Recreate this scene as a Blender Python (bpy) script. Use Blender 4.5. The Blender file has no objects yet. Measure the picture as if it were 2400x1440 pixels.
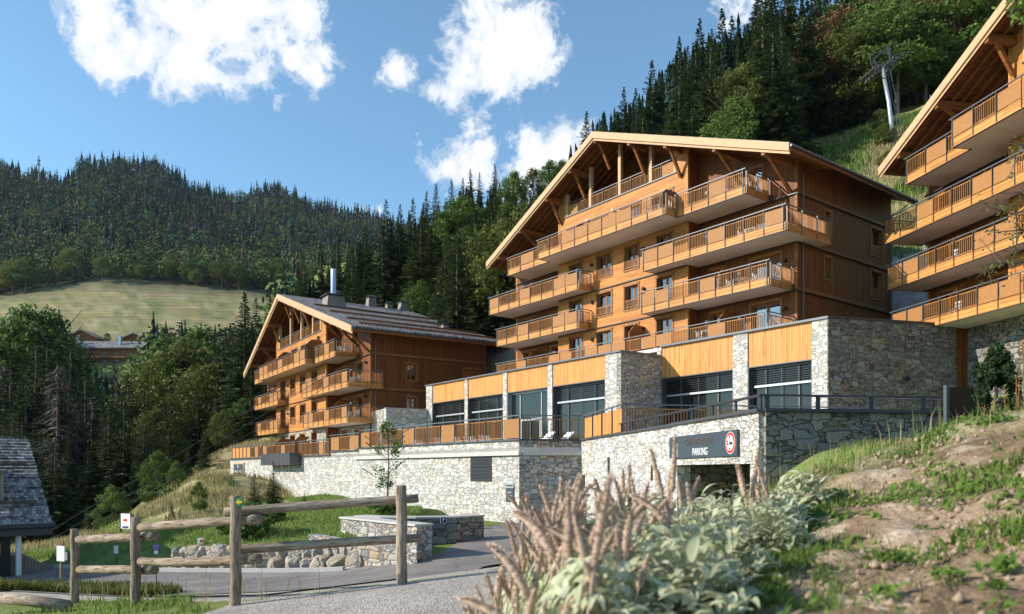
import bpy, math, random
import numpy as np
from mathutils import Vector, Matrix, noise as mnoise
R=math.radians
D=bpy.data; SC=bpy.context.scene; COL=SC.collection
F=1755.0; HZ=1103.0           # focal length and horizon measured on a 2400 px wide frame; eye level is z=0
def at(px,py,Y): return Vector(((px-1200)/F*Y, Y, (HZ-py)/F*Y))
# ---------------------------------------------------------------- camera, sun, sky, exposure
cd=D.cameras.new('camera'); cam=D.objects.new('camera',cd); COL.objects.link(cam); SC.camera=cam
cd.sensor_width=36.0; cd.lens=F*36/2400; cd.clip_start=0.05; cd.clip_end=6000
cam.location=(0,0,0); cam.rotation_euler=(R(90),0,0); cd.shift_y=(HZ-720)/2400
cd.dof.use_dof=True; cd.dof.focus_distance=38; cd.dof.aperture_fstop=3.0
SUN_EL=R(27); SUN_DIR=Vector((-math.cos(SUN_EL)/math.hypot(1,.13),-.13*math.cos(SUN_EL)/math.hypot(1,.13),math.sin(SUN_EL)))
sd=D.lights.new('sun','SUN'); sun=D.objects.new('sun',sd); COL.objects.link(sun)
sd.energy=4.8; sd.angle=R(.5); sd.color=(1.0,.915,.785)
sun.rotation_euler=SUN_DIR.to_track_quat('Z','Y').to_euler()
SC.view_settings.view_transform='Standard'; SC.view_settings.look='None'; SC.view_settings.gamma=1; SC.view_settings.exposure=0.52
SC.cycles.max_bounces=6; SC.cycles.diffuse_bounces=3; SC.cycles.transparent_max_bounces=12; SC.cycles.caustics_reflective=False; SC.cycles.caustics_refractive=False
W=D.worlds.new('World'); SC.world=W; W.use_nodes=True
class NT:
    def __init__(s,nt): s.nt=nt; nt.nodes.clear()
    def n(s,typ,**k):
        nd=s.nt.nodes.new(typ); ins=k.pop('i',{})
        for a,b in k.items(): setattr(nd,a,b)
        for a,b in ins.items():
            if hasattr(b,'is_output'): s.nt.links.new(b,nd.inputs[a])
            else: nd.inputs[a].default_value=b
        return nd
    def m(s,op,a,b=0.0,c=None,clamp=False):
        nd=s.n('ShaderNodeMath',operation=op,use_clamp=clamp,i={0:a,1:b})
        if c is not None:
            if hasattr(c,'is_output'): s.nt.links.new(c,nd.inputs[2])
            else: nd.inputs[2].default_value=c
        return nd.outputs[0]
    def mix(s,f,a,b,bt='MIX'):
        nd=s.n('ShaderNodeMix',data_type='RGBA',blend_type=bt)
        for key,val in (('Factor',f),('A',a),('B',b)):
            cand=[x for x in nd.inputs if x.name==key and x.enabled]
            sk=cand[0]
            if hasattr(val,'is_output'): s.nt.links.new(val,sk)
            else: sk.default_value=(tuple(val)+(1,))[:4] if key!='Factor' else val
        return [x for x in nd.outputs if x.enabled][0]
    def ramp(s,f,stops,interp='LINEAR'):
        nd=s.n('ShaderNodeValToRGB',i={0:f}); cr=nd.color_ramp; cr.interpolation=interp
        while len(cr.elements)<len(stops): cr.elements.new(.5)
        for e,(p,c) in zip(cr.elements,stops):
            e.position=p; e.color=(tuple(c)+(1,))[:4] if not isinstance(c,(int,float)) else (c,c,c,1)
        return nd.outputs[0]
    def noise(s,vec,scale,detail=4,rough=.55,dist=0):
        return s.n('ShaderNodeTexNoise',i={'Vector':vec,'Scale':scale,'Detail':detail,'Roughness':rough,'Distortion':dist})
    def mapv(s,vec,sc=(1,1,1),loc=(0,0,0),rot=(0,0,0)):
        return s.n('ShaderNodeMapping',i={'Vector':vec,'Scale':sc,'Location':loc,'Rotation':rot}).outputs[0]
def dirpix(px,py): return Vector(((px-1200)/F,1,(HZ-py)/F)).normalized()
w=NT(W.node_tree)
sky=w.n('ShaderNodeTexSky',sky_type='NISHITA',sun_disc=False,sun_elevation=SUN_EL,
        sun_rotation=math.atan2(SUN_DIR.x,SUN_DIR.y),altitude=1200,air_density=1.0,dust_density=.5,ozone_density=1.0)
tc=w.n('ShaderNodeTexCoord').outputs['Generated']
# clouds: fractal noise in directions of the sky, gathered round the banks that stand in the sky
CL=[(215,20,.052),(190,70,.035),(250,30,.045),(420,60,.085),(520,40,.09),(330,110,.055),(260,170,.035),(440,140,.06),(600,20,.07),(620,100,.045),(700,40,.045),(740,170,.036),(690,150,.03),
    (1160,20,.06),(1125,90,.055),(1200,60,.06),(1190,110,.055),(1090,170,.055),(1170,180,.045),(1240,130,.045),(1035,215,.032),(945,180,.030),(915,195,.02),(975,160,.018),
    (1085,370,.045),(1055,400,.04),(1120,350,.036),(1100,410,.045),(1260,360,.05),(1310,345,.045),(1235,395,.05),(1290,395,.06),(1350,400,.06),(862,478,.012),(885,482,.012),(840,480,.010),
    (1745,10,.03),(1700,5,.018),(1670,10,.01),(1790,-10,.03),(2200,-60,.12),(400,-250,.15)]
def cloud_val(vec):
    acc=None
    nz=w.noise(vec,9.0,3,.6); off=w.n('ShaderNodeVectorMath',operation='SUBTRACT',i={0:nz.outputs['Color'],1:(.5,.5,.5)}).outputs[0]
    v2=w.n('ShaderNodeVectorMath',operation='MULTIPLY_ADD',i={0:off,1:(.04,.04,.04),2:vec}).outputs[0]
    for px,py,r in CL:
        d=w.n('ShaderNodeVectorMath',operation='DISTANCE',i={0:v2,1:tuple(dirpix(px,py))}).outputs['Value']
        am=1.0 if r>.02 else .62; g=w.m('MULTIPLY_ADD',d,-am/r,am)
        acc=g if acc is None else w.m('SMOOTH_MAX',acc,g,.35)
    n1=w.noise(vec,24,11,.66,.35).outputs['Fac']
    bil=w.m('ABSOLUTE',w.m('SUBTRACT',w.noise(vec,42,5,.55).outputs['Fac'],.5))
    t=w.m('MULTIPLY_ADD',w.m('SUBTRACT',n1,.5),2.6,acc)
    return w.m('MULTIPLY_ADD',bil,-.9,t)
nv=w.n('ShaderNodeVectorMath',operation='NORMALIZE',i={0:tc}).outputs[0]
cv=cloud_val(nv)
mask=w.ramp(cv,[(.10,0.0),(.30,.30),(.52,.80),(.80,1.0)],'EASE')
v3=w.n('ShaderNodeVectorMath',operation='ADD',i={0:nv,1:tuple(SUN_DIR*0.03)}).outputs[0]
sh=w.noise(v3,14,6,.6).outputs['Fac']
body=w.ramp(w.m('MULTIPLY_ADD',sh,.6,w.m('MULTIPLY',cv,.18)),[(.22,(.74,.79,.88)),(.40,(.92,.94,.98)),(.58,(1.02,1.02,1.02))])
skc=w.mix(1.0,sky.outputs[0],(.84,1.10,1.12),'MULTIPLY')
bg=w.n('ShaderNodeBackground',i={0:skc,1:.15})
cb=w.n('ShaderNodeBackground',i={0:body,1:.80})
mx=w.n('ShaderNodeMixShader',i={0:mask,1:bg.outputs[0],2:cb.outputs[0]})
wo=w.n('ShaderNodeOutputWorld'); W.node_tree.links.new(mx.outputs[0],wo.inputs[0])
W.cycles.sampling_method='MANUAL'; W.cycles.sample_map_resolution=1024
# ---------------------------------------------------------------- materials
def mat(name,build,rough=.7,spec=.3):
    m=D.materials.new(name); m.use_nodes=True; t=NT(m.node_tree)
    b=t.n('ShaderNodeBsdfPrincipled'); b.inputs['Roughness'].default_value=rough; b.inputs['Specular IOR Level'].default_value=spec
    o=t.n('ShaderNodeOutputMaterial'); m.node_tree.links.new(b.outputs[0],o.inputs[0])
    build(t,b); return m
def setc(t,b,c):
    if hasattr(c,'is_output'): t.nt.links.new(c,b.inputs['Base Color'])
    else: b.inputs['Base Color'].default_value=(tuple(c)+(1,))[:4]
def bump(t,b,h,dist=.02,st=1.0):
    n=t.n('ShaderNodeBump',i={'Height':h,'Distance':dist,'Strength':st}); t.nt.links.new(n.outputs[0],b.inputs['Normal'])
def obc(t): return t.n('ShaderNodeTexCoord').outputs['Object']
def sep(t,v): return t.n('ShaderNodeSeparateXYZ',i={0:v}).outputs
def comb(t,x,y,z): return t.n('ShaderNodeCombineXYZ',i={0:x,1:y,2:z}).outputs[0]
def plain(name,c,rough=.6,metal=0,var=.12,spec=.3,scale=6):
    def f(t,b):
        n=t.noise(obc(t),scale,4).outputs['Fac']
        lo=[x*(1-var) for x in c]; hi=[min(1,x*(1+var)) for x in c]
        setc(t,b,t.mix(n,lo,hi)); b.inputs['Metallic'].default_value=metal
    return mat(name,f,rough,spec)
def boards(name,base,axis,bw=.16,dark=.55,var=.35,knots=True):
    """planks: axis 'h' horizontal boards, 'v' vertical boards; local building coordinates"""
    def f(t,b):
        o=obc(t); x,y,z=sep(t,o)[:3]; s=t.m('ADD',x,y)
        along,across=(s,z) if axis=='h' else (z,s)
        q=t.m('DIVIDE',across,bw); idx=t.m('FLOOR',q); fr=t.m('FRACT',q)
        rnd=t.n('ShaderNodeTexWhiteNoise',noise_dimensions='2D',i={'Vector':comb(t,idx,t.m('FLOOR',t.m('MULTIPLY_ADD',idx,.37,t.m('DIVIDE',along,3.1))),0)}).outputs['Value']
        gv=comb(t,t.m('MULTIPLY',along,.9),t.m('MULTIPLY',across,14),t.m('MULTIPLY',rnd,30))
        gr=t.noise(gv,1.6,6,.6,.6).outputs['Fac']
        big=t.noise(comb(t,t.m('MULTIPLY',along,.3),t.m('MULTIPLY',across,.5),rnd),1.0,3).outputs['Fac']
        k=t.m('ADD',t.m('MULTIPLY',rnd,.45),t.m('MULTIPLY_ADD',gr,.75,t.m('MULTIPLY',big,.2)))
        c=t.ramp(k,[(.25,[v*(1-var)*q for v,q in zip(base,(.95,.82,.7))]),(.62,base),(.95,[min(1,v*(1+var*.6)) for v in base])])
        gy=t.noise(t.mapv(o,(.5,.5,.22)),1.0,5,.65).outputs['Fac']; c=t.mix(t.ramp(gy,[(.5,0.0),(.72,.38)]),c,[base[0]*.62,base[1]*.72,base[2]*1.1])
        gap=t.m('MINIMUM',fr,t.m('SUBTRACT',1.0,fr))
        g=t.ramp(gap,[(.0,dark*.55),(.035,dark),(.09,1.0)])
        setc(t,b,t.mix(1.0,c,g,'MULTIPLY'))
        bump(t,b,t.m('ADD',t.ramp(gap,[(0,0.0),(.09,1.0)]),t.m('MULTIPLY',gr,.12)),.012,.8)
    return mat(name,f,.55,.25)
LARCH=(.62,.335,.105)
M={}
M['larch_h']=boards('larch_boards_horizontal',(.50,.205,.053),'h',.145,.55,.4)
M['larch_v']=boards('larch_vertical_shade_toned',(.175,.055,.013),'v',.13,.35,.5)  # base darkened so recess and side walls carry their shade in the colour
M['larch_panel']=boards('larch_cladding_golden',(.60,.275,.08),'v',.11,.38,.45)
M['fascia']=boards('larch_fascia_boards',(.52,.24,.07),'h',.2,.55,.38)
M['verge']=plain('pale_spruce_boards',(.55,.35,.205),.6,0,.2,.25,3)
M['beam']=boards('oiled_beam',(.25,.095,.028),'h',.6,.8,.35)
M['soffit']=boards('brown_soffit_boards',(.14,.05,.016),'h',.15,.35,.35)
M['frame']=boards('brown_window_timber',(.30,.13,.045),'v',.4,.8,.25)
M['slat']=boards('railing_slats',(.36,.165,.055),'v',.5,.8,.4)
def lattice(t,b):
    o=obc(t); x,y,z=sep(t,o)[:3]; s=t.m('ADD',x,y)
    fr=t.m('FRACT',t.m('MULTIPLY',t.m('SUBTRACT',s,z),13.0)); g=t.m('MINIMUM',fr,t.m('SUBTRACT',1.0,fr))
    n=t.noise(t.mapv(o,(3,3,9)),3,4).outputs['Fac']
    c=t.ramp(n,[(.3,(.36,.165,.058)),(.7,(.50,.24,.085))])
    setc(t,b,t.mix(1.0,c,t.ramp(g,[(0,.42),(.16,.8),(.3,1.0)]),'MULTIPLY')); bump(t,b,g,.02,.6)
M['lattice']=mat('diagonal_board_panel',lattice,.55,.25)
def render_(t,b):
    n=t.noise(obc(t),1.2,4).outputs['Fac']; setc(t,b,t.ramp(n,[(.3,(.62,.53,.46)),(.7,(.70,.60,.53))]))
M['render']=mat('pale_soffit_render',render_,.85,.2)
M['steel']=plain('dark_grey_steel',(.10,.105,.115),.38,.3,.1,.5)
M['darksteel']=plain('anthracite_steel',(.05,.053,.06),.42,.2,.1,.5)
M['rail']=plain('handrail_grey_metal',(.13,.14,.16),.45,.2,.1,.4)
M['alu']=plain('light_aluminium',(.42,.44,.47),.4,.5,.08,.5)
M['zinc']=plain('bright_flue_metal',(.80,.79,.78),.32,1.0,.06,.5)
M['white']=plain('white_plastic',(.78,.78,.76),.5,0,.04,.4)
M['cloth']=plain('curtain_cloth',(.72,.72,.72),.9,0,.05,.2)
M['concrete']=plain('pale_concrete',(.52,.50,.47),.85,0,.18,.2,2.5)
M['red']=plain('red_paint',(.62,.035,.03),.45,0,.04)
M['navy']=plain('navy_paint',(.02,.035,.15),.4,0,.04)
M['green']=plain('green_paint',(.02,.20,.08),.45,0,.06)
M['yellow']=plain('yellow_paint',(.78,.50,.03),.45,0,.05)
M['black']=plain('black_paint',(.02,.02,.022),.5,0,.05)
M['slateblue']=plain('grey_sign_enamel',(.055,.075,.095),.4,0,.05,.4)
M['bronze']=plain('brown_letter_metal',(.16,.12,.095),.4,.3,.1)
M['purple']=plain('violet_sign_face',(.30,.16,.42),.5)
M['oldwood']=boards('weathered_shingle_cladding',(.27,.22,.185),'v',.1,.45,.4)
M['interior']=plain('dark_interior',(.02,.018,.016),.9,0,.2)
def stone(name,cols,sc=2.1,joint=.5,jc=(.16,.15,.14),bd=.05,jw=.055):
    def f(t,b):
        o=obc(t); wv=t.noise(o,2.2,2).outputs['Color']
        o2=t.n('ShaderNodeVectorMath',operation='MULTIPLY_ADD',i={0:wv,1:(.22,.22,.22),2:o}).outputs[0]
        def cell(vv):
            f1=t.n('ShaderNodeTexVoronoi',feature='F1',distance='CHEBYCHEV',i={'Vector':vv,'Scale':1.0,'Randomness':.9}); f2=t.n('ShaderNodeTexVoronoi',feature='F2',distance='CHEBYCHEV',i={'Vector':vv,'Scale':1.0,'Randomness':.9})
            return t.m('MULTIPLY',t.m('SUBTRACT',f2.outputs['Distance'],f1.outputs['Distance']),.6),f1.outputs['Color']
        v=t.mapv(o2,(sc*.8,sc*.8,sc*1.5)); v2=t.mapv(o2,(sc*1.5,sc*1.5,sc*4.2),(3,1,2))
        e1,c1=cell(v); e2,c2=cell(v2)
        r1=sep(t,c1)[0]; use=t.m('GREATER_THAN',r1,.62)
        e=t.m('MULTIPLY_ADD',use,t.m('SUBTRACT',t.m('MINIMUM',e1,e2),e1),e1)
        cc=t.mix(use,c1,c2); rr=sep(t,cc)[1]; r3=sep(t,cc)[2]
        base=t.ramp(rr,cols)
        n=t.noise(o,9,6,.65).outputs['Fac']
        base=t.mix(1.0,base,t.ramp(n,[(.25,.72),(.75,1.12)]),'MULTIPLY')
        base=t.mix(1.0,base,t.ramp(r3,[(0,.78),(1,1.12)]),'MULTIPLY')
        jm=t.ramp(t.m('ADD',e,t.m('MULTIPLY',t.m('SUBTRACT',n,.5),.03)),[(.0,1.0),(jw*.5,.9),(jw,.0)])
        setc(t,b,t.mix(t.m('MULTIPLY',jm,joint+.4,clamp=True),base,jc))
        h=t.m('ADD',t.ramp(e,[(0,0.0),(jw,.6),(.25,.95)]),t.m('MULTIPLY_ADD',n,.25,t.m('MULTIPLY',r3,.5)))
        bump(t,b,h,bd,.9)
    return mat(name,f,.85,.25)
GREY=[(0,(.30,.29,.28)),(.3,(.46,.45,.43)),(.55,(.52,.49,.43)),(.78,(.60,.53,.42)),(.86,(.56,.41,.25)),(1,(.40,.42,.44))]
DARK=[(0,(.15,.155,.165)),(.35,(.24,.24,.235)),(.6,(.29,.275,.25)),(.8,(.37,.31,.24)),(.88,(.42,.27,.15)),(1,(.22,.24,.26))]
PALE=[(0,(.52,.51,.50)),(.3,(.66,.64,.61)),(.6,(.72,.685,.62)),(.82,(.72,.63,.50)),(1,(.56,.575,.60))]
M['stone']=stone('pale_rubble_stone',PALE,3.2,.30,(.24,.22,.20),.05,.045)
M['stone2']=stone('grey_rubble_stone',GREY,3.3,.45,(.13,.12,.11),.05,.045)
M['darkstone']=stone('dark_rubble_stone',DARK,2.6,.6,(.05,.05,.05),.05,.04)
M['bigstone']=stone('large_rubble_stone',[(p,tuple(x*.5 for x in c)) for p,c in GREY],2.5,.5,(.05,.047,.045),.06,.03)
M['clod']=plain('earth_clods',(.36,.27,.19),.95,0,.5,.1,40)
M['rock']=stone('boulder_rock',[(p,tuple(x*q for x,q in zip(c,(.66,.60,.52)))) for p,c in PALE],1.6,.1,(.45,.41,.36),.06,.05)
def shingle(name,axis='x',rows=.17,cols=.16,shades=((.07,.065,.065),(.20,.185,.18),(.50,.47,.45))):
    def f(t,b):
        x,y,z=sep(t,obc(t))[:3]
        a,c=(x,y) if axis=='x' else (y,x)
        ra=t.m('DIVIDE',t.m('ADD',a,t.m('MULTIPLY',t.noise(comb(t,x,y,z),1.3,2).outputs['Fac'],.12)),rows)
        ri=t.m('FLOOR',ra); rf=t.m('FRACT',ra)
        off=t.n('ShaderNodeTexWhiteNoise',noise_dimensions='1D',i={'W':ri}).outputs['Value']
        ca=t.m('ADD',t.m('DIVIDE',c,cols),t.m('MULTIPLY',off,7.0)); ci=t.m('FLOOR',ca); cf=t.m('FRACT',ca)
        rnd=t.n('ShaderNodeTexWhiteNoise',noise_dimensions='2D',i={'Vector':comb(t,ri,ci,0)}).outputs['Value']
        n=t.noise(comb(t,t.m('MULTIPLY',x,1),y,z),22,4).outputs['Fac']
        col=t.ramp(t.m('MULTIPLY_ADD',n,.35,t.m('MULTIPLY',rnd,.75)),[(.15,shades[0]),(.5,shades[1]),(.95,shades[2])])
        ec=t.m('MINIMUM',cf,t.m('SUBTRACT',1.0,cf)); er=t.m('MINIMUM',rf,t.m('SUBTRACT',1.0,rf))
        g=t.m('MULTIPLY',t.ramp(ec,[(0,.25),(.1,1.0)]),t.ramp(er,[(0,.25),(.14,1.0)]))
        setc(t,b,t.mix(1.0,col,g,'MULTIPLY'))
        bump(t,b,t.m('ADD',t.m('MULTIPLY',rnd,.9),t.m('MULTIPLY',g,.5)),.05,1.0)
    return mat(name,f,.8,.2)
M['shingle']=shingle('wood_shingles')
M['shingle_slate']=shingle('slate_shingle_rows','y',.15,.13,((.09,.088,.085),(.22,.215,.205),(.44,.43,.41)))
M['shingle_x']=shingle('far_roof_slabs','x',.5,.5,((.12,.11,.11),(.24,.22,.21),(.36,.34,.33)))
def glass(t,b):
    n=t.nt; tr=t.n('ShaderNodeBsdfTransparent',i={0:(.62,.66,.68,1)}); gl=t.n('ShaderNodeBsdfGlossy',i={0:(1,1,1,1),'Roughness':.02})
    fr=t.n('ShaderNodeLayerWeight',i={0:.35}).outputs['Fresnel']
    mx=t.n('ShaderNodeMixShader',i={0:t.m('MULTIPLY_ADD',fr,.9,.14,clamp=True),1:tr.outputs[0],2:gl.outputs[0]})
    out=[x for x in n.nodes if x.type=='OUTPUT_MATERIAL'][0]; n.links.new(mx.outputs[0],out.inputs[0])
M['glass']=mat('window_glass',glass)
def dglass(t,b):
    setc(t,b,(.012,.016,.018)); b.inputs['Roughness'].default_value=.05; pass
M['dglass']=mat('tinted_glazing',dglass,.05,.45)
def asphalt(t,b):
    o=obc(t); n=t.noise(o,60,3,.7).outputs['Fac']; l=t.noise(o,.35,5,.6).outputs['Fac']; m_=t.noise(o,3.0,4).outputs['Fac']
    c=t.ramp(l,[(.3,(.19,.168,.157)),(.7,(.26,.233,.218))])
    c=t.mix(1.0,c,t.ramp(n,[(.3,.6),(.5,1.0),(.72,1.7)]),'MULTIPLY'); c=t.mix(1.0,c,t.ramp(m_,[(.3,.88),(.7,1.1)]),'MULTIPLY')
    ck=t.n('ShaderNodeTexVoronoi',feature='DISTANCE_TO_EDGE',i={'Vector':t.n('ShaderNodeVectorMath',operation='MULTIPLY_ADD',i={0:t.noise(o,1.5,4).outputs['Color'],1:(.7,.7,.7),2:o}).outputs[0],'Scale':.33}).outputs['Distance']; pt_=t.noise(t.mapv(o,(.12,.6,1)),1,3,.6).outputs['Fac']
    c=t.mix(t.m('MULTIPLY',t.ramp(ck,[(0,1.0),(.012,0.0)]),.6),c,(.03,.028,.027)); c=t.mix(1.0,c,t.ramp(pt_,[(.42,1.0),(.5,.82),(.62,1.1)]),'MULTIPLY')
    setc(t,b,c); bump(t,b,n,.01,.6)
M['asphalt']=mat('asphalt',asphalt,.9,.2)
def groundm(t,b):
    o=obc(t); a=t.n('ShaderNodeAttribute',attribute_name='zone').outputs['Color']
    n1=t.noise(o,2.2,7,.7).outputs['Fac']; n2=t.noise(o,.25,5,.6).outputs['Fac']; n3=t.noise(o,28,4,.7).outputs['Fac']; n4=t.noise(o,130,3,.7).outputs['Fac']
    c=t.mix(1.0,a,t.ramp(n1,[(.25,.60),(.5,1.0),(.78,1.40)]),'MULTIPLY')
    c=t.mix(1.0,c,t.ramp(n3,[(.3,.68),(.5,1.0),(.7,1.35)]),'MULTIPLY')
    c=t.mix(1.0,c,t.ramp(n4,[(.3,.75),(.5,1.0),(.7,1.3)]),'MULTIPLY')
    fm=t.m('GREATER_THAN',sep(t,o)[2],52.0); st=t.ramp(t.noise(t.mapv(o,(.045,.045,1.1)),1.0,6,.7).outputs['Fac'],[(.36,.74),(.5,1.0),(.64,1.22)]); c=t.mix(fm,c,t.mix(1.0,c,st,'MULTIPLY'))
    hs=t.n('ShaderNodeHueSaturation',i={'Hue':t.m('MULTIPLY_ADD',n2,.05,.475),'Color':c}).outputs[0]
    setc(t,b,hs); bump(t,b,t.m('ADD',t.m('MULTIPLY',n3,.5),t.m('MULTIPLY_ADD',n4,.12,n1)),.05,.8)
M['ground']=mat('earth_and_grass',groundm,.95,.15)
def gravel(t,b):
    o=obc(t); v=t.n('ShaderNodeTexVoronoi',i={'Vector':o,'Scale':70.0}); r=sep(t,v.outputs['Color'])[0]; l=t.noise(o,1.1,5).outputs['Fac']
    v2=t.n('ShaderNodeTexVoronoi',i={'Vector':o,'Scale':26.0}); r2=sep(t,v2.outputs['Color'])[0]; near=t.m('LESS_THAN',v2.outputs['Distance'],.28)
    c=t.ramp(r,[(0,(.17,.145,.13)),(.45,(.37,.325,.285)),(.8,(.50,.45,.40)),(1,(.72,.67,.60))])
    c=t.mix(t.m('MULTIPLY',near,t.m('GREATER_THAN',r2,.7)),c,(.60,.56,.50))
    c=t.mix(1.0,c,t.ramp(l,[(.3,.78),(.7,1.15)]),'MULTIPLY'); setc(t,b,c)
    bump(t,b,t.m('SUBTRACT',1.0,v.outputs['Distance']),.012,.9)
M['gravel']=mat('gravel',gravel,.95,.15)
M['pale_gravel']=plain('pale_gravel',(.40,.37,.33),.95,0,.35,.15,35)
def foliage(name,c0,c1,c2,tr=.25,br=.6):
    def f(t,b):
        oi=t.n('ShaderNodeObjectInfo').outputs['Random']; o=t.n('ShaderNodeNewGeometry').outputs['Position']
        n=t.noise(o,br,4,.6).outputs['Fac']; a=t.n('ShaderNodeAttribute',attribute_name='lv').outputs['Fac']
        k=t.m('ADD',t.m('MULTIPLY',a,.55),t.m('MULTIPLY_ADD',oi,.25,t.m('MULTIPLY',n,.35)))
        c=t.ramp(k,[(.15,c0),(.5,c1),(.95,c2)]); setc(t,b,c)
        tl=t.n('ShaderNodeBsdfTranslucent',i={0:c}); mx=t.n('ShaderNodeMixShader',i={0:tr,1:b.outputs[0],2:tl.outputs[0]})
        out=[x for x in t.nt.nodes if x.type=='OUTPUT_MATERIAL'][0]; t.nt.links.new(mx.outputs[0],out.inputs[0])
    return mat(name,f,.6,.2)
M['spruce']=foliage('spruce_needles',(.010,.024,.008),(.032,.058,.018),(.11,.145,.042))
M['decid']=foliage('green_leaves',(.03,.06,.012),(.085,.145,.028),(.20,.27,.06),.35)
M['olive']=foliage('olive_leaves',(.04,.055,.012),(.10,.125,.025),(.21,.22,.055),.35)
M['dead']=foliage('dead_twigs',(.07,.05,.04),(.13,.095,.08),(.21,.16,.135),.1)
M['rust']=foliage('russet_leaves',(.07,.04,.02),(.16,.085,.035),(.24,.15,.05),.3)
M['grass']=foliage('grass_blades',(.06,.105,.02),(.15,.235,.045),(.30,.37,.10),.4,3)
M['drygrass']=foliage('dry_grass_blades',(.22,.18,.08),(.36,.30,.14),(.52,.45,.25),.35,3)
M['silver']=foliage('silvery_woolly_leaves',(.30,.34,.18),(.54,.56,.36),(.80,.79,.60),.35,6)
M['spike']=foliage('dry_brown_flower_spikes',(.27,.18,.13),(.52,.37,.28),(.72,.56,.45),.1,9)
M['weed']=foliage('weed_leaves',(.06,.12,.02),(.14,.24,.04),(.27,.36,.09),.4,6)
def far_f(t,b):
    a=t.n('ShaderNodeAttribute',attribute_name='lv').outputs['Color']; setc(t,b,a)
M['farfol']=mat('far_tree_crowns',far_f,.8,.1)
def bark(t,b):
    o=obc(t); n=t.noise(t.mapv(o,(7,7,1.1)),1.5,6,.65).outputs['Fac']; setc(t,b,t.ramp(n,[(.3,(.06,.045,.035)),(.7,(.20,.16,.13))])); bump(t,b,n,.03,.8)
M['bark']=mat('bark',bark,.9,.15)
def logm(name,ax):
    def f(t,b):
        o=obc(t); s=(14,14,1.2) if ax=='z' else (1.2,14,14)
        n=t.noise(t.mapv(o,s),1.6,8,.62,1.2).outputs['Fac']; g=t.noise(o,.9,3).outputs['Fac']; k=t.noise(t.mapv(o,s),5,3,.5).outputs['Fac']
        c=t.ramp(t.m('MULTIPLY_ADD',g,.35,t.m('MULTIPLY',n,.8)),[(.30,(.075,.05,.035)),(.52,(.24,.175,.125)),(.75,(.47,.385,.30))])
        c=t.mix(1.0,c,t.ramp(k,[(.36,.35),(.44,1.0)]),'MULTIPLY')
        setc(t,b,c); bump(t,b,t.m('ADD',n,t.m('MULTIPLY',k,.6)),.012,.9)
    return mat(name,f,.85,.15)
M['post']=logm('weathered_post_wood','z'); M['log']=logm('weathered_log_wood','x')
# ---------------------------------------------------------------- mesh helpers
class MB:
    def __init__(s): s.v=[]; s.f=[]
    def add(s,vs,fs):
        b=len(s.v); s.v.extend([tuple(q) for q in vs]); s.f.extend([tuple(b+i for i in f) for f in fs]); return s
    def quad(s,*p): return s.add(p,[tuple(range(len(p)))])
    def box(s,x0,x1,y0,y1,z0,z1):
        return s.add([(x0,y0,z0),(x1,y0,z0),(x1,y1,z0),(x0,y1,z0),(x0,y0,z1),(x1,y0,z1),(x1,y1,z1),(x0,y1,z1)],
            [(0,3,2,1),(4,5,6,7),(0,1,5,4),(1,2,6,5),(2,3,7,6),(3,0,4,7)])
    def bar(s,p,q,w,h,up=(0,0,1)):
        p=Vector(p); q=Vector(q); d=(q-p).normalized(); u=Vector(up)
        sx=d.cross(u)
        if sx.length<1e-4: sx=d.cross(Vector((1,0,0)))
        sx.normalize(); uz=sx.cross(d); a=sx*w/2; b=uz*h/2
        vs=[e+i*a+j*b for e in (p,q) for i,j in ((-1,-1),(1,-1),(1,1),(-1,1))]
        return s.add(vs,[(0,1,2,3),(7,6,5,4),(0,4,5,1),(1,5,6,2),(2,6,7,3),(3,7,4,0)])
    def tube(s,pts,rad,n=8,cap=True):
        pts=[Vector(p) for p in pts]; rad=rad if hasattr(rad,'__len__') else [rad]*len(pts)
        vs=[];fs=[]; ref=Vector((.13,.31,.94))
        for i,(p,r) in enumerate(zip(pts,rad)):
            d=(pts[min(i+1,len(pts)-1)]-pts[max(i-1,0)]).normalized()
            if abs(d.dot(ref))>.95: ref=Vector((1,.2,.1))
            a=d.cross(ref).normalized(); b=a.cross(d)
            for k in range(n):
                t=2*math.pi*k/n; vs.append(p+a*math.cos(t)*r+b*math.sin(t)*r)
        for i in range(len(pts)-1):
            for k in range(n): fs.append((i*n+k,i*n+(k+1)%n,(i+1)*n+(k+1)%n,(i+1)*n+k))
        if cap: fs.append(tuple(range(n-1,-1,-1))); fs.append(tuple((len(pts)-1)*n+k for k in range(n)))
        return s.add(vs,fs)
    def prism(s,poly,z0,z1):
        n=len(poly); z0=z0 if hasattr(z0,'__len__') else [z0]*n; z1=z1 if hasattr(z1,'__len__') else [z1]*n
        return s.add([(p[0],p[1],z0[i]) for i,p in enumerate(poly)]+[(p[0],p[1],z1[i]) for i,p in enumerate(poly)],
            [tuple(range(n-1,-1,-1)),tuple(range(n,2*n))]+[(i,(i+1)%n,n+(i+1)%n,n+i) for i in range(n)])
    def build(s,name,m,parent=None,smooth=False,label=None):
        me=D.meshes.new(name); me.from_pydata(s.v,[],s.f); me.materials.append(m); me.update()
        if smooth: me.shade_smooth()
        o=D.objects.new(name,me); COL.objects.link(o)
        if parent: o.parent=parent
        if label: o['label']=label
        return o
def tag(o,label,cat,group=None):
    o['label']=label; o['category']=cat
    if group: o['group']=group
    return o
def struct(o,kind='structure'): o['kind']=kind; return o
def empty(name,loc=(0,0,0),rz=0,label=None,cat=None,group=None,sc=None):
    o=D.objects.new(name,None); COL.objects.link(o); o.location=loc; o.rotation_euler=(0,0,rz)
    if sc: o.scale=sc
    if label: tag(o,label,cat,group)
    return o
def copy_tree(o,parent=None):
    c=o.copy(); COL.objects.link(c); c.parent=parent
    for ch in list(o.children): copy_tree(ch,c)
    return c
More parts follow.
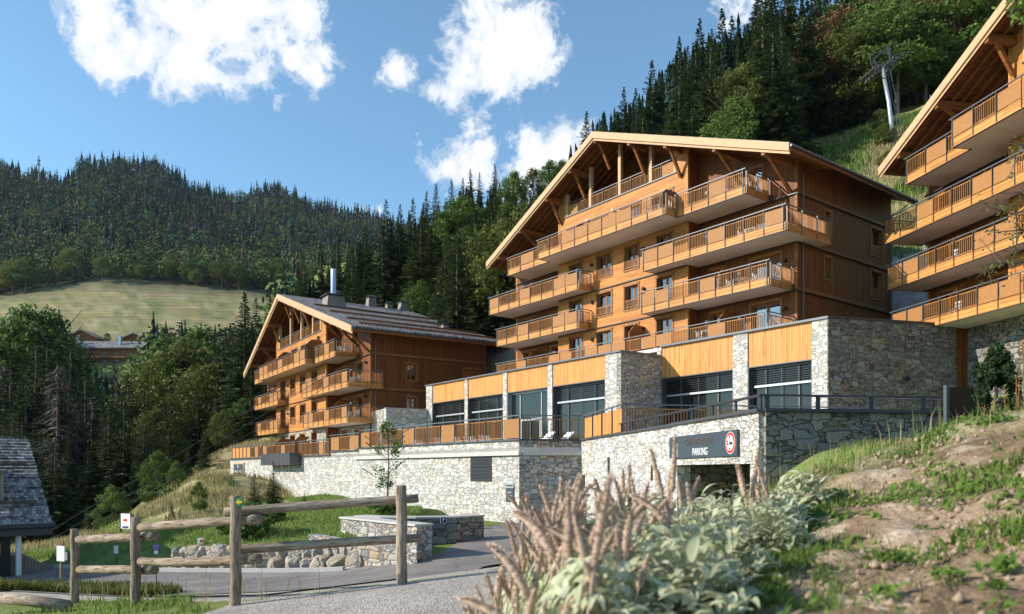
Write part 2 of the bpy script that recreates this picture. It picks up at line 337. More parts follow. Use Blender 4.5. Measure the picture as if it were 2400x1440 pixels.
def npmesh(name,verts,faces,m,parent=None,attr=None,smooth=False,link=True):
    """verts (n,3), faces (m,k) numpy"""
    me=D.meshes.new(name); nv=len(verts); nf,k=faces.shape
    me.vertices.add(nv); me.vertices.foreach_set('co',np.ascontiguousarray(verts,dtype=np.float32).ravel())
    me.loops.add(nf*k); me.loops.foreach_set('vertex_index',np.ascontiguousarray(faces,dtype=np.int32).ravel())
    me.polygons.add(nf); me.polygons.foreach_set('loop_start',np.arange(0,nf*k,k,dtype=np.int32)); me.polygons.foreach_set('loop_total',np.full(nf,k,dtype=np.int32))
    me.update(calc_edges=True); me.materials.append(m)
    if attr is not None:
        nm,vals=attr
        if vals.ndim==1:
            a=me.attributes.new(nm,'FLOAT','POINT'); a.data.foreach_set('value',vals.astype(np.float32))
        else:
            a=me.attributes.new(nm,'FLOAT_COLOR','POINT'); vv=np.ones((nv,4),dtype=np.float32); vv[:,:3]=vals; a.data.foreach_set('color',vv.ravel())
    if smooth: me.shade_smooth()
    if not link: return me
    o=D.objects.new(name,me); COL.objects.link(o)
    if parent: o.parent=parent
    return o
def ss(a,b,x): t=np.clip((x-a)/(b-a),0,1); return t*t*(3-2*t)
# ---------------------------------------------------------------- terrain height
CP=np.array([(-3,18,-2.72),(1,18,-2.5),(3,18,-2.4),(6,20,-2.25),(.3,34,-2.5),(-3.0,24,-2.78),(-5.2,23.6,-3.3),(-8.2,23.6,-3.5),(-8,20,-3.3),(-12,24.3,-3.65),(-5,20,-3.1),(-20,28,-3.6),(-30,32,-4.0),(-45,40,-5),(3,27,-2.4),(6,27,-2.3),(4,36,-2.4),
 (-6,27,-2.9),(-9,27.5,-3.1),(-5,40,-2.5),(-10,35,-2.6),(-12,48,-2.5),(-18,58,-2.4),(-26,70,-2.1),(-16,45,-2.8),(-14,32,-3.1),(-20,36,-3.6),(-22,44,-3.8),(-21,50,-1.7),(-24.5,48.5,-2.9),(-26.5,46,-4.2),(-24.6,60,-.35),(-29,74,-.3),(-27,78,.8),(-33,84,1.8),(-34,98,4),
 (-30,62,-4.5),(-32,52,-7),(-40,55,-10),(-36,72,-4),(-44,80,-7),(-50,65,-13),(-60,85,-12),(-60,110,-9),(-80,100,-14),(-90,130,-12),(-42,110,2),(-50,130,6),(-70,150,2),(-110,150,-5),(-45,150,16),
 (0,50,-1),(8,45,-1),(14,42,0),(-8,55,0),(-20,75,1.5),(20,42,2),(26,44,5),(30,36,5),(24,26,1.0),(14,24,0),(10,18,-.4),(22,16,1.5),(40,30,7),(12,32,-1),(35,48,9),
 (14,55,6),(5,64,6.5),(-5,72,6),(-15,84,5.5),(-22,92,7)],dtype=float)
hp=[]
for X,Y in ((24,60),(30,58),(36,56),(10,76),(16,70),(2,84),(-6,90),(30,72),(20,85),(10,95),(0,105),(-10,110),(-20,115),(-30,120),(40,70),(50,80),(50,60),(60,70),(30,95),(20,110),(40,110),(60,110),(10,130),(30,140),(60,150),(-10,140),(90,110),(90,150)):
    Dn=.615*X+.79*Y; hp.append((X,Y,17.5+.75*(Dn-65.5) if Dn<100 else 43.4+.45*(Dn-100)))
hp+=[(-2.4,85,17.0)]
CP=np.vstack([CP,np.array([h for h in hp if h[0]>-15]),np.array([(-20,115,22),(-30,120,18),(-10,140,38)])])
def _tps_fit(P,reg=.15):
    n=len(P); xy=P[:,:2]/30.0; d=np.linalg.norm(xy[:,None]-xy[None],axis=2); K=np.where(d>0,d*d*np.log(d+1e-9),0)+reg*.02*np.eye(n)
    Q=np.hstack([np.ones((n,1)),xy]); A=np.zeros((n+3,n+3)); A[:n,:n]=K; A[:n,n:]=Q; A[n:,:n]=Q.T
    return xy,np.linalg.solve(A,np.concatenate([P[:,2],[0,0,0]]))
_XY,_WT=_tps_fit(CP)
def tps(X,Y):
    X=np.asarray(X,float); Y=np.asarray(Y,float); sh=X.shape; q=np.stack([X.ravel(),Y.ravel()],1)/30.0; out=np.empty(len(q))
    for i in range(0,len(q),20000):
        c=q[i:i+20000]; d=np.linalg.norm(c[:,None]-_XY[None],axis=2); K=np.where(d>1e-9,d*d*np.log(d+1e-9),0)
        out[i:i+20000]=K@_WT[:-3]+_WT[-3]+c@_WT[-2:]
    return out.reshape(sh)
# far side of the valley: elevation angle (as a row of the photo) against distance, per bearing
_ridx=np.array([-900,-400,-100,0,90,150,190,300,360,420,480,560,640,720,800,860,915,1000,1200,1600,2600])
_ridy=np.array([470,430,400,402,412,440,385,388,392,425,455,470,450,482,505,515,528,560,600,640,700])
def farz(X,Y):
    px=1200+F*X/np.maximum(Y,1); rid=np.interp(px,_ridx,_ridy)+10
    top=np.interp(px,[-400,0,100,250,400,520,650,760,900,1600],[700,700,678,660,668,678,690,700,700,700])
    ds=np.array([140,180,240,300,340,365,450,700,1000,1250])
    ys=[1150,1080,960,850,800,778]
    rows=[np.full_like(px,v) for v in ys]+[top,top*.45+rid*.55,rid,rid+30]
    row=np.zeros_like(px)+1150
    for i in range(len(ds)-1):
        t=np.clip((Y-ds[i])/(ds[i+1]-ds[i]),0,1); m=(Y>=ds[i])
        row=np.where(m,rows[i]*(1-t)+rows[i+1]*t,row)
    return np.maximum(Y,1)*(HZ-row)/F
def fence_y(X):
    return np.interp(X,[-40,-12,-7,-5.2,-3.25,-1.38,0,3,8],[34,17,12,10.4,9.0,9.2,9.6,10,10.5])
def plateau(X,Y): return -1.25+np.where(X<0,.11*X,.03*X)-.035*(Y-9)
def mound(X,Y):
    z=-.73+.345*X-.12*np.maximum(0,X-3.0)+.04*(Y-4.8)
    z=np.maximum(z,-.47+.1*X); z=np.where(X<.2,z-1.0*ss(.2,-.4,X),z)
    z=z-.6*ss(4.1,5.2,Y)*(1-ss(.9,1.6,X))
    bumps=.016*np.sin(X*5.1+Y*1.7)*np.cos(Y*4.3-X*2.0)+.02*np.sin(X*11+1.3)*np.sin(Y*9.7)
    return np.maximum(z,-2)+bumps*ss(0,.6,X)
def H(X,Y):
    X=np.asarray(X,float); Y=np.asarray(Y,float)
    z=tps(np.clip(X,-130,110),np.clip(Y,8,160))
    # rockery step between road and lawn
    ry=np.interp(X,[-30,-17,-5.2,-3,2],[33,27.6,24.4,26.2,30]); st=ss(0,.9,Y-ry)*1.15*ss(-19,-15.5,X)*(1-ss(-4.2,-3.2,X))*(1-ss(34,48,Y))
    z=z+.62*st
    rb=.6*ss(5.2,7.6,X)*ss(6,9,Y)*(1-ss(16.5,19,Y)); z=np.where((X>4.5)&(Y<19),np.maximum(z,-2.2+(2.2*ss(4.8,7,X))+rb*.9),z)
    # far side
    fz=farz(X,Y); px=1200+F*X/np.maximum(Y,1); wf=ss(125,165,Y); wl=ss(560,760,px)
    hillz=17.5+.75*(np.minimum(.615*X+.79*Y,100)-65.5)+.30*np.maximum(0,np.minimum(.615*X+.79*Y,150)-100)
    far=fz*(1-wl)+np.maximum(fz,np.where(Y<420,hillz,0))*wl
    z=z*(1-wf)+far*wf
    pl=plateau(X,Y); e=Y-fence_y(X)-.55; z=pl*(1-ss(0,3.6,e))+z*ss(0,3.6,e)
    wm=(1-ss(4.9,7.2,Y)); mo=mound(X,Y); z=np.where(X>-.6,z*(1-wm)+np.maximum(z,mo)*wm,z)
    z=np.where(Y<.8,np.maximum(-1.3,np.minimum(z,-.9)),z)
    return z
def Hs(x,y): return float(H(np.array([x]),np.array([y]))[0])
# ground sheet in rings round the viewer
ang=np.concatenate([np.arange(-180,-42,6),np.arange(-42,42,.3),np.arange(42,180.1,6)])*math.pi/180
rad=np.concatenate([[.3,.7],1.0*np.exp(np.linspace(0,math.log(8),150)),8*np.exp(np.linspace(.012,math.log(212),250))])
AA,RR=np.meshgrid(ang,rad); GX=RR*np.sin(AA); GY=RR*np.cos(AA)
back=GY<.5
GZ=np.where(back,np.where(GX>0,-1.3+.3*np.minimum(GX,6)*1.0,-1.3),H(GX,np.maximum(GY,.5)))
vn=np.array([mnoise.noise(Vector((x*.35,y*.35,0))) for x,y in zip(GX.ravel(),GY.ravel())]).reshape(GX.shape)
GZ=GZ+vn*np.clip((RR-22)/60,0,.7)*(1-ss(-25,-8,GX)*(1-ss(60,75,GY))*ss(0,1,GX*0+1))
# colours of the ground by place, with tree shade painted along the meadow's upper edge
def C_(c): return np.array(c)[None,None,:]
col=np.zeros(GX.shape+(3,))+C_((.16,.20,.055))
PXG=1200+F*GX/np.maximum(GY,.5)
def put(c,wt):
    global col; wt=np.clip(wt,0,1)[...,None]; col=col*(1-wt)+C_(c)*wt
n2=np.array([mnoise.noise(Vector((x*.08,y*.08,3))) for x,y in zip(GX.ravel(),GY.ravel())]).reshape(GX.shape)
n3=np.array([mnoise.noise(Vector((x*1.3,y*1.3,7))) for x,y in zip(GX.ravel(),GY.ravel())]).reshape(GX.shape)
forest=ss(450,470,RR)+((GY>75)&(PXG<720)&(RR<320)); put((.045,.05,.022),forest)
mead=(GY>318)*(GY<475)*(1-ss(455,470,GY)); put((.23,.205,.085),mead*(PXG<1000)); put((.27,.22,.12),mead*(PXG<1000)*ss(-.1,.3,n2+.3*np.sin(GY*.25)))
n6=np.array([mnoise.noise(Vector((x*.025,z*.35,2))) for x,z in zip(GX.ravel(),GZ.ravel())]).reshape(GX.shape); n7=np.array([mnoise.noise(Vector((x*.06,z*1.1,5))) for x,z in zip(GX.ravel(),GZ.ravel())]).reshape(GX.shape)
put((.36,.29,.16),mead*(PXG<1000)*ss(.0,.35,n6)); put((.12,.15,.055),mead*(PXG<1000)*ss(.05,.3,n7)*.75); put((.11,.11,.06),mead*(PXG<1000)*ss(425,455,GY+12*n6))  # the last tone paints tree shade along the top of the meadow
put((.24,.20,.10),(GY>325)*(GY<362)*(PXG<1000)*.9)
Dn=.615*GX+.79*GY; hill=ss(55,60,Dn)*(GX>-15)*(GY<170)*(GY>50)
put((.16,.21,.055),hill); put((.40,.34,.17),hill*ss(-.15,.3,n3*.6+n2)); put((.045,.05,.025),hill*ss(80,86,Dn)*(1-ss(8,14,(GX-34)-(Dn-86)*.2)))
put((.42,.37,.31),hill*(1-ss(63,68,Dn+4*n2+2*n3)))
tan=ss(-45,-20,GX)*(GX<-15)*ss(38,46,GY)*(GY<110); put((.46,.38,.19),tan*ss(-.35,.1,n3+.02*(GY-55)))
dirt=((GX>-.2)&(GY<8.5)&(GY>-.5))*1.0; n5=np.array([mnoise.noise(Vector((x*4.5,y*4.5,11))) for x,y in zip(GX.ravel(),GY.ravel())]).reshape(GX.shape); put((.36,.25,.165),dirt); put((.22,.145,.09),dirt*ss(-.1,.3,n3)); put((.48,.37,.27),dirt*ss(.1,.35,n5)); put((.12,.16,.05),dirt*ss(3.9,5.2,GY)*.7)
verge=(GY>fence_y(GX)+.3)*(GY<24)*(GX<2)*(GX>-40); put((.40,.36,.31),verge*(GY<np.interp(GX,[-40,-22,-14,-7.9,-2,2],[40,27,22.6,20.3,18.0,17.2])))
cl_=np.array([mnoise.fractal(Vector((x*2.2,y*2.2,1)),.8,2.2,5) if (abs(y)<9 and -.6<x<9) else 0 for x,y in zip(GX.ravel(),GY.ravel())]).reshape(GX.shape)
GZ=GZ+cl_*.04*ss(-.3,.2,GX)*(1-ss(7,8.8,GY))*(GY>-.5)
vs=np.stack([GX,GY,GZ],-1).reshape(-1,3); nr,na=GX.shape
ii=np.arange(nr-1)[:,None]*na+np.arange(na-1)[None]; fc=np.stack([ii,ii+1,ii+na+1,ii+na],-1).reshape(-1,4)[:,::-1]
g=struct(npmesh('ground',vs,fc,M['ground'],attr=('zone',col.reshape(-1,3)),smooth=True))
def drape(name,m,xs,y0f,y1f,off,ny=60):
    X=np.repeat(np.array(xs)[:,None],ny,1); t=np.linspace(0,1,ny)[None]; Y0=np.array([y0f(x) for x in xs])[:,None]; Y1=np.array([y1f(x) for x in xs])[:,None]
    Y=Y0+(Y1-Y0)*t; Z=H(X,Y)+off; v=np.stack([X,Y,Z],-1).reshape(-1,3); n=len(xs)
    ii=np.arange(n-1)[:,None]*ny+np.arange(ny-1)[None]; fc=np.stack([ii,ii+ny,ii+ny+1,ii+1],-1).reshape(-1,4)
    return struct(npmesh(name,v,fc,m,smooth=True))
drape('road',M['asphalt'],np.arange(-40,4.7,.4),lambda x:float(np.interp(x,[-40,-22,-14,-7.9,-2.2,-.6],[36,26,21.8,19.7,17.6,10.6])),
      lambda x:float(np.interp(x,[-40,-30,-17,-5.3,-4,-2.2,-1.4,.4,7.5],[41,36,27.7,24.3,24.3,24.3,32,37,37])),.04)
drape('gravel_path',M['gravel'],np.arange(-9,.45,.12),lambda x:.9,lambda x:float(fence_y(np.array([x]))[0])+(.12 if x>-3.4 else -2.0-.25*(-3.4-x)),.015)

drape('gravel_verge',M['pale_gravel'],np.arange(-24,-1.2,.3),lambda x:float(fence_y(np.array([x]))[0])+.9,lambda x:float(np.interp(x,[-40,-22,-14,-7.9,-2.2,-.6],[36,26,21.8,19.7,17.6,10.6]))+.05,.02)
# ---------------------------------------------------------------- chalets
# local frame of a chalet: x=-t (t counts leftwards from the right front corner), y = depth into the building (=-o), z up
def railing(parent,p0,p1,z0,pattern,H_=1.02,gap=.06,post_h=None,part=True,mats=None,railname='handrail',postdrop=.42,fl=None):
    """run of railing between plan points p0,p1; children of parent; pattern string S=slats L=lattice P=boards N=none, one letter per bay"""
    p0=Vector((p0[0],p0[1],0)); p1=Vector((p1[0],p1[1],0)); L=(p1-p0).length; d=(p1-p0)/L; nrm=Vector((d.y,-d.x,0)); n=len(pattern); bw=L/n
    def P(s,o,z): v=p0+d*s+nrm*o; return (v.x,v.y,z)
    rl=MB().bar(P(-.08,0,z0+H_),P(L+.08,0,z0+H_),.075,.05); rl.build(railname,M['rail'],parent)
    for i in range(n+1):
        s=min(max(i*bw,.08),L-.08)
        MB().bar(P(s,.0,z0-postdrop),P(s,.0,z0+H_-.02),.055,.02,up=(d.x,d.y,0)).build('railing_post',M['rail'],parent)
    for i,ch in enumerate(pattern):
        a=i*bw+.06; b=(i+1)*bw-.05; zt=z0+H_-.17; zb=z0+.07
        if ch=='N': continue
        if ch=='S':
            m=MB(); m.bar(P(a,-.04,zt),P(b,-.04,zt),.045,.045); m.bar(P(a,-.04,zb),P(b,-.04,zb),.045,.045)
            k=max(3,int((b-a)/.125))
            for j in range(k):
                s=a+(b-a)*(j+.5)/k; m.bar(P(s,-.04,zb),P(s,-.04,zt),.05,.026,up=(d.x,d.y,0))
            m.build('slat_panel',M['slat'],parent)
        else:
            m=MB(); m.bar(P(a,-.04,(zt+zb)/2),P(b,-.04,(zt+zb)/2),.035,zt-zb); m.bar(P(a,-.045,zt),P(b,-.045,zt),.06,.045); m.bar(P(a,-.045,zb),P(b,-.045,zb),.06,.045)
            m.build('board_panel',M['lattice'] if ch=='L' else M['larch_panel'],parent)
def balcony(root,t0,t1,of,ob,zb,pat,rpat='S',lpat='S',th=.36,k=1.0,wrap=None,rob=0,lob=0):
    """slab from t0 (right) to t1 (left), front edge of, back ob"""
    m=MB().box(-t1,-t0,-of,-ob,zb,zb+th*.7)
    if wrap: m.box(-.0,-t0,-ob+.001,wrap,zb,zb+th*.7)
    b=m.build('balcony',M['render'],root)
    f=MB().box(-t1-.04,-t0+.04,-of-.05,-of-.002,zb-.02,zb+.43*k)
    if rpat: f.box(-t0+.002,-t0+.05,-of,(wrap if wrap else -ob-rob-.01),zb-.02,zb+.43*k)
    if lpat: f.box(-t1-.05,-t1-.002,-of,-ob-lob-.01,zb-.02,zb+.43*k)
    if wrap: f.box(.01,-t0,wrap+.002,wrap+.05,zb-.02,zb+.43*k)
    f.build('fascia_board',M['fascia'],b)
    MB().box(-t1-.05,-t0+.05,-of-.06,-of+.05,zb-.045,zb-.021).build('drip_edge',M['darksteel'],b)
    zr=zb+.42*k
    railing(b,(-t1,-of-.09),(-t0,-of-.09),zr,pat,H_=1.03*k)
    if rpat: railing(b,(-t0+.09,-of-.05),(-t0+.09,wrap if wrap else -ob-rob-.1),zr,rpat,H_=1.03*k)
    if lpat: railing(b,(-t1-.09,-ob-lob-.1),(-t1-.09,-of-.05),zr,lpat,H_=1.03*k)
    if wrap: railing(b,(-t0,wrap+.08),(.1,wrap+.08),zr,'S',H_=1.03*k)
    return b
def wallpanel(mb,t0,t1,y,zbot,ztop,holes,brk=(),side=False):
    """vertical wall in the plane y=const (or x=const when side) with rectangular holes; ztop is a function of t"""
    ts=sorted(set([t0,t1]+[h[0] for h in holes if t0<h[0]<t1]+[h[1] for h in holes if t0<h[1]<t1]+[b for b in brk if t0<b<t1]))
    P=(lambda t,z:(y,t,z)) if side else (lambda t,z:(-t,y,z))
    for a,b in zip(ts[:-1],ts[1:]):
        hs=sorted([h for h in holes if h[0]<=a+1e-6 and h[1]>=b-1e-6],key=lambda h:h[2]); z=zbot
        for h in hs:
            if h[2]>z: mb.quad(P(a,z),P(b,z),P(b,h[2]),P(a,h[2]))
            z=h[3]
        mb.quad(P(a,z),P(b,z),P(b,ztop(b)),P(a,ztop(a)))
def window(root,t0,t1,z0,z1,y,side=False,rail=False,door=False,curtain=0,sash=2,pane='glass'):
    dep=.32
    def B(m,a,b,ya,yb,za,zb):
        if side: m.box(y-yb,y-ya,a,b,za,zb)      # side wall in plane x=y facing +x
        else: m.box(-b,-a,y+ya,y+yb,za,zb)
    m=MB(); c=.12
    for (a,b,za,zb) in ((t0-c,t0,z0-c*.5,z1+c),(t1,t1+c,z0-c*.5,z1+c),(t0-c-.04,t1+c+.04,z1,z1+c+.04),(t0-c,t1+c,z0-.12,z0)):
        B(m,a,b,-.05,.06,za,zb)
    for (a,b,za,zb) in ((t0-.01,t0+.02,z0,z1),(t1-.02,t1+.01,z0,z1),(t0,t1,z1-.02,z1+.01),(t0,t1,z0-.01,z0+.03)): B(m,a,b,.061,dep+.05,za,zb)
    s=.075
    w_=(t1-t0)/sash
    for i in range(sash):
        a=t0+i*w_+.015; b=t0+(i+1)*w_-.015
        B(m,a,a+s,dep-.06,dep,z0+.03,z1-.02); B(m,b-s,b,dep-.06,dep,z0+.03,z1-.02); B(m,a,b,dep-.061,dep-.001,z1-.02-s,z1-.021); B(m,a,b,dep-.061,dep-.001,z0+.031,z0+.03+s)
    wn=m.build('door' if door else 'window',M['frame'],root)
    p=MB(); B(p,t0+.02,t1-.02,dep-.035,dep-.028,z0+.04,z1-.03); p.build('pane',M['glass'],wn)
    q=MB(); B(q,t0-.3,t1+.3,dep+.9,dep+.95,z0-.3,z1+.2); q.build('dark_room_sheet',M['interior'],wn)  # near-black sheet behind the glass stands in for the unlit room
    if curtain:
        q=MB()
        if curtain&1: B(q,t0+.06,t0+.06+w_*.42,dep+.08,dep+.1,z0+.06,z1-.05)
        if curtain&2: B(q,t1-.06-w_*.35,t1-.06,dep+.08,dep+.1,z0+.06,z1-.05)
        q.build('curtain',M['cloth'],wn)
    if rail:
        r=MB(); B(r,t0+.02,t1-.02,.0,.045,z0+.62,z0+.67); B(r,t0+.02,t1-.02,.0,.045,z0+.1,z0+.15)
        k=int((t1-t0)/.13)
        for j in range(k): s_=t0+.05+(t1-t0-.1)*(j+.5)/k; B(r,s_-.02,s_+.02,.005,.04,z0+.12,z0+.65)
        r.build('window_rail',M['slat'],wn)
    return wn
def roof(root,tL,tR,tA,zA,zR,zL,of,yb,purl,wallo,k=1.0,detail=True):
    sR=(zA-zR)/(tA-tR); sL=(zA-zL)/(tL-tA)
    zt=lambda t: zA-(tA-t)*sR if t<tA else zA-(t-tA)*sL
    th=.16*k
    m=MB()
    for a,b in ((tR,tA),(tA,tL)):
        m.add([(-a,-of,zt(a)),(-b,-of,zt(b)),(-b,yb,zt(b)),(-a,yb,zt(a)),(-a,-of,zt(a)-th),(-b,-of,zt(b)-th),(-b,yb,zt(b)-th),(-a,yb,zt(a)-th)],[(0,1,2,3),(7,6,5,4),(0,4,5,1),(2,6,7,3),(1,5,6,2),(0,3,7,4)])
    rf=m.build('roof',M['shingle'],root)
    so=MB(); s0=.165*k; s1=.23*k
    for a,b in ((tR+.1,tA),(tA,tL-.1)):
        so.add([(-a,-of+.09,zt(a)-s0),(-b,-of+.09,zt(b)-s0),(-b,yb-.1,zt(b)-s0),(-a,yb-.1,zt(a)-s0),(-a,-of+.09,zt(a)-s1),(-b,-of+.09,zt(b)-s1),(-b,yb-.1,zt(b)-s1),(-a,yb-.1,zt(a)-s1)],[(0,1,2,3),(7,6,5,4),(0,4,5,1),(2,6,7,3),(1,5,6,2),(0,3,7,4)])
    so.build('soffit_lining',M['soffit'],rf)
    for a,b in ((tR,tA),(tA,tL)):
        v=MB()
        for (ya,yb_,da,db) in ((-of-.06,-of+.04,.03,.50*k),(-of+.041,-of+.09,.16*k,.66*k),):
            v.add([(-a,ya,zt(a)-da),(-b,ya,zt(b)-da),(-b,yb_,zt(b)-da),(-a,yb_,zt(a)-da),(-a,ya,zt(a)-db),(-b,ya,zt(b)-db),(-b,yb_,zt(b)-db),(-a,yb_,zt(a)-db)],[(0,1,2,3),(7,6,5,4),(0,4,5,1),(2,6,7,3),(1,5,6,2),(0,3,7,4)])
        v.build('verge_board',M['verge'],rf)
    # rafters
    nr_=int((of+2.0)/.62)
    for i in range(nr_):
        y=-of+.45+i*.62
        for a,b in ((tR+.1,tA),(tA,tL-.1)):
            m=MB(); m.bar((-a,y,zt(a)-s1-.09*k),(-b,y,zt(b)-s1-.09*k),.10*k,.18*k); m.build('rafter',M['beam'],rf)
    for t in purl:
        m=MB(); y0=-of+.12; y1=-wallo(t)+.1; z=zt(t)-s1-.18*k-.2*k
        m.bar((-t,y0,z),(-t,y1,z),.24*k,.40*k)
        if t<tL-1.6 :
            yw=-wallo(t)-.02
            m.bar((-t,y0+.55*k,z-.14*k),(-t,yw-.05,z-1.75*k),.17*k,.19*k)
        m.build('purlin',M['beam'],rf)
    # eaves: gutter boards and gutters
    for t,s in ((tR,1),(tL,-1)):
        m=MB().box(-t-.03,-t+.03,-of+.1,yb-.05,zt(t)-.42*k,zt(t)-.17*k); m.build('eaves_board',M['beam'],rf)
        m=MB().tube([(-t+s*.10,-of,zt(t)-.2*k),(-t+s*.10,yb,zt(t)-.2*k)],.075,8); m.build('gutter',M['darksteel'],rf)
    return zt,rf
def chalet(name,label,origin,rz,P):
    root=empty(name,origin,rz,label,'chalet'); root['group']='timber chalets of the resort'
    k=P.get('k',1.0); W_=P['W']; c0,c1=P['c']; co=1.23*k; B=P['b']; st=2.9*k; Dp=P['D']; zb0=B[0]
    wallo=lambda t: co if c0<=t<=c1 else 0
    tR,tL,tA=P['roof'][:3]; zA,zR,zL=P['roof'][3:6]; of=P['roof'][6]
    zt,rf=roof(root,tL,tR,tA,zA,zR,zL,of,Dp+P.get('rear',.5),P['purl'],wallo,k)
    zu=lambda t: zt(t)-.235*k
    holes_c=[];holes_r=[];wins=[]
    top=B[3]; lo=P['loggia']  # (t0,t1,zfloor)
    for lv in range(3):
        z=B[lv]
        for i,(a,b) in enumerate(P['cw']):
            dr=(i in (0,len(P['cw'])-1)) or (lv==0)
            h=(a,b,z+(.4 if dr else .85)*k,z+2.52*k); holes_c.append(h); wins.append((h,-co,dict(rail=not dr,door=dr,curtain=2 if (i+lv)%2 else 3,sash=2)))
        for (a,b,s) in P['rw']:
            h=(a,b,z+.4*k,z+2.45*k); holes_r.append(h); wins.append((h,0,dict(door=True,sash=s,curtain=s)))
    for (a,b) in P['topc']:
        h=(a,b,top+.4*k,top+2.5*k); holes_c.append(h); wins.append((h,-co,dict(door=True,sash=2)))
    for (a,b) in P['topr']:
        h=(a,b,top+.4*k,min(zu(a),zu(b),top+2.5*k)-.12); holes_r.append(h); wins.append((h,0,dict(door=True,sash=1)))
    for h,y,kw in wins: window(root,h[0],h[1],h[2],h[3],y,**kw)
    m=MB(); wallpanel(m,c0,c1,-co,zb0-P.get('foot',0),lambda t:min(zu(t),lo[2]),holes_c,(tA,))
    # cheeks above the loggia floor
    m2=lambda t:zu(t)
    wallpanel(m,c0,lo[0],-co,lo[2],m2,[]); wallpanel(m,lo[1],c1,-co,lo[2],m2,[],(tA,)) if lo[1]<c1 else None
    m.build('front_wall',M['larch_h'],root)
    ft=zb0-P.get('foot',0)
    for a,b,t in ((0,c0,c0),(c1,W_,c1)):
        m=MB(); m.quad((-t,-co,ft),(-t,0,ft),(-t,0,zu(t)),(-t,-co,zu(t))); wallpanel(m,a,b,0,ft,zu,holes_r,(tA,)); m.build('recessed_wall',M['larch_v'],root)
    # loggia
    m=MB(); ly=1.6*k
    wallpanel(m,lo[0],lo[1],ly,lo[2],zu,[],(tA,))
    for t in lo[:2]: m.quad((-t,-co,lo[2]),(-t,ly,lo[2]),(-t,ly,zu(t)),(-t,-co,zu(t)))
    m.quad((-lo[0],-co,lo[2]),(-lo[1],-co,lo[2]),(-lo[1],ly,lo[2]),(-lo[0],ly,lo[2]))
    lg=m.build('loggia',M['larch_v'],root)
    for t in P['posts']: MB().box(-t-.13*k,-t+.13*k,-co-.03,-co+.23*k,lo[2],zu(t)-.2).build('loggia_post',M['verge'],lg)
    MB().box(-lo[1],-lo[0],-co-.09,-co-.001,lo[2]-.06,lo[2]+.02).build('sill_trim',M['rail'],lg)
    railing(lg,(-lo[1],-co+.02),(-lo[0],-co+.02),lo[2],P['lpat'],H_=1.0*k,postdrop=0)
    # side walls, back wall
    hs=[]
    for lv in range(1,3):
        z=B[lv]
        for (a,b,za,zb,s) in P['sw']: hs.append((a,b,z+za*k,z+zb*k)); window(root,a,b,z+za*k,z+zb*k,0,side=True,sash=s,rail=(s==2 and P.get('srail')))
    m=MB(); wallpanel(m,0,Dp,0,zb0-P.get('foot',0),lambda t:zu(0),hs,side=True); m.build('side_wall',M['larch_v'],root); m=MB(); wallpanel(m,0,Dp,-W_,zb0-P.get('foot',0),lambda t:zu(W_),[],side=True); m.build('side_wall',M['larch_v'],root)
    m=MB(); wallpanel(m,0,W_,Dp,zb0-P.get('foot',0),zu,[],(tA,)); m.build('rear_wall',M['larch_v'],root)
    # floor bands with dark drip edges
    for lv in (1,2,3):
        z=B[lv]
        m=MB().box(0,.10,0,Dp+.3,z-.06,z-.02).box(.0,.05,.0,Dp,z-.02,z+.2)
        m.build('floor_band',M['beam'],root)
        fl=[(.0,.16,-.14,Dp+.5,z-.09,z-.061),(-c0+.01,-.001,-.14,-.001,z-.06,z-.0),(-W_-.3,-c1-.01,-.14,-.001,z-.06,z-.0)]
        if lv<3: fl.append((-c1,-c0,-co-.12,-co-.001,z-.06,z+.0))
        for q in fl: MB().box(*q).build('drip_flashing',M['darksteel'],root)
    # corner boards
    for (x,y) in ((0,0),(-c0,-co),(-c1,-co),(-W_,0)):
        MB().box(x-.14,x+.03,y-.03,y+.14,zb0,zu(-x)-.02).build('corner_board',M['fascia'] if x<0 else M['beam'],root)
    # downpipes
    MB().tube([(.95*k,.9,zt(tR)-.35),(.14,.45,zu(0)-.9*k),(.14,.45,zb0)],.05,8).build('downpipe',M['steel'],root)
    MB().tube([(1.0*k,Dp+.2,zt(tR)-.35),(.12,Dp-.2,zu(0)-1.2*k),(.12,Dp-.2,zb0)],.05,8).build('downpipe',M['steel'],root)
    # privacy screens
    for (t,y0,lv) in P['screens']:
        z=B[lv]+.3*k; h=1.9*k; d=1.5*k
        m=MB(); 
        for e in (-.03,.03): m.add([(-t+e,y0,z),(-t+e,y0-d,z),(-t+e,y0-d,z+h*.72),(-t+e,y0-d*.62,z+h),(-t+e,y0,z+h)],[(0,1,2,3,4)])
        m.add([(-t-.05,y0-d-.03,z),(-t+.05,y0-d-.03,z),(-t+.05,y0-d+.03,z),(-t-.05,y0-d+.03,z)],[(0,1,2,3)])
        m.bar((-t,y0-d,z),(-t,y0-d,z+h*.72),.08,.08,up=(1,0,0)); m.bar((-t,y0-d,z+h*.72),(-t,y0-d*.62,z+h),.08,.08,up=(1,0,0)); m.bar((-t,y0-d*.62,z+h),(-t,y0,z+h),.08,.06)
        m.build('privacy_screen',M['beam'],root)
    # wall lamps
    for (t,y0,z) in P['lamps']:
        MB().box(-t-.07,-t+.07,y0-.16,y0,z,z+.22).box(-t-.1,-t+.1,y0-.2,y0-.02,z+.06,z+.16).build('wall_lamp',M['black'],root)
    for (t,y0,z) in P.get('globes',[]):
        MB().tube([(-t,y0-.02,z),(-t,y0-.08,z),(-t,y0-.2,z),(-t,y0-.28,z)],[.05,.13,.13,.04],10).build('globe_lamp',M['white'],root,True)
    for a in P['balc']: balcony(root,*a[0],k=k,**a[1])
    return root,zt,rf
def rot_of(u): # u = direction of +t in the world
    return math.atan2(-u[1],-u[0])
OB=(17.05,44.8); UB=Vector((-.598,.801)); VB=Vector((.801,.598))
RB=rot_of(UB)
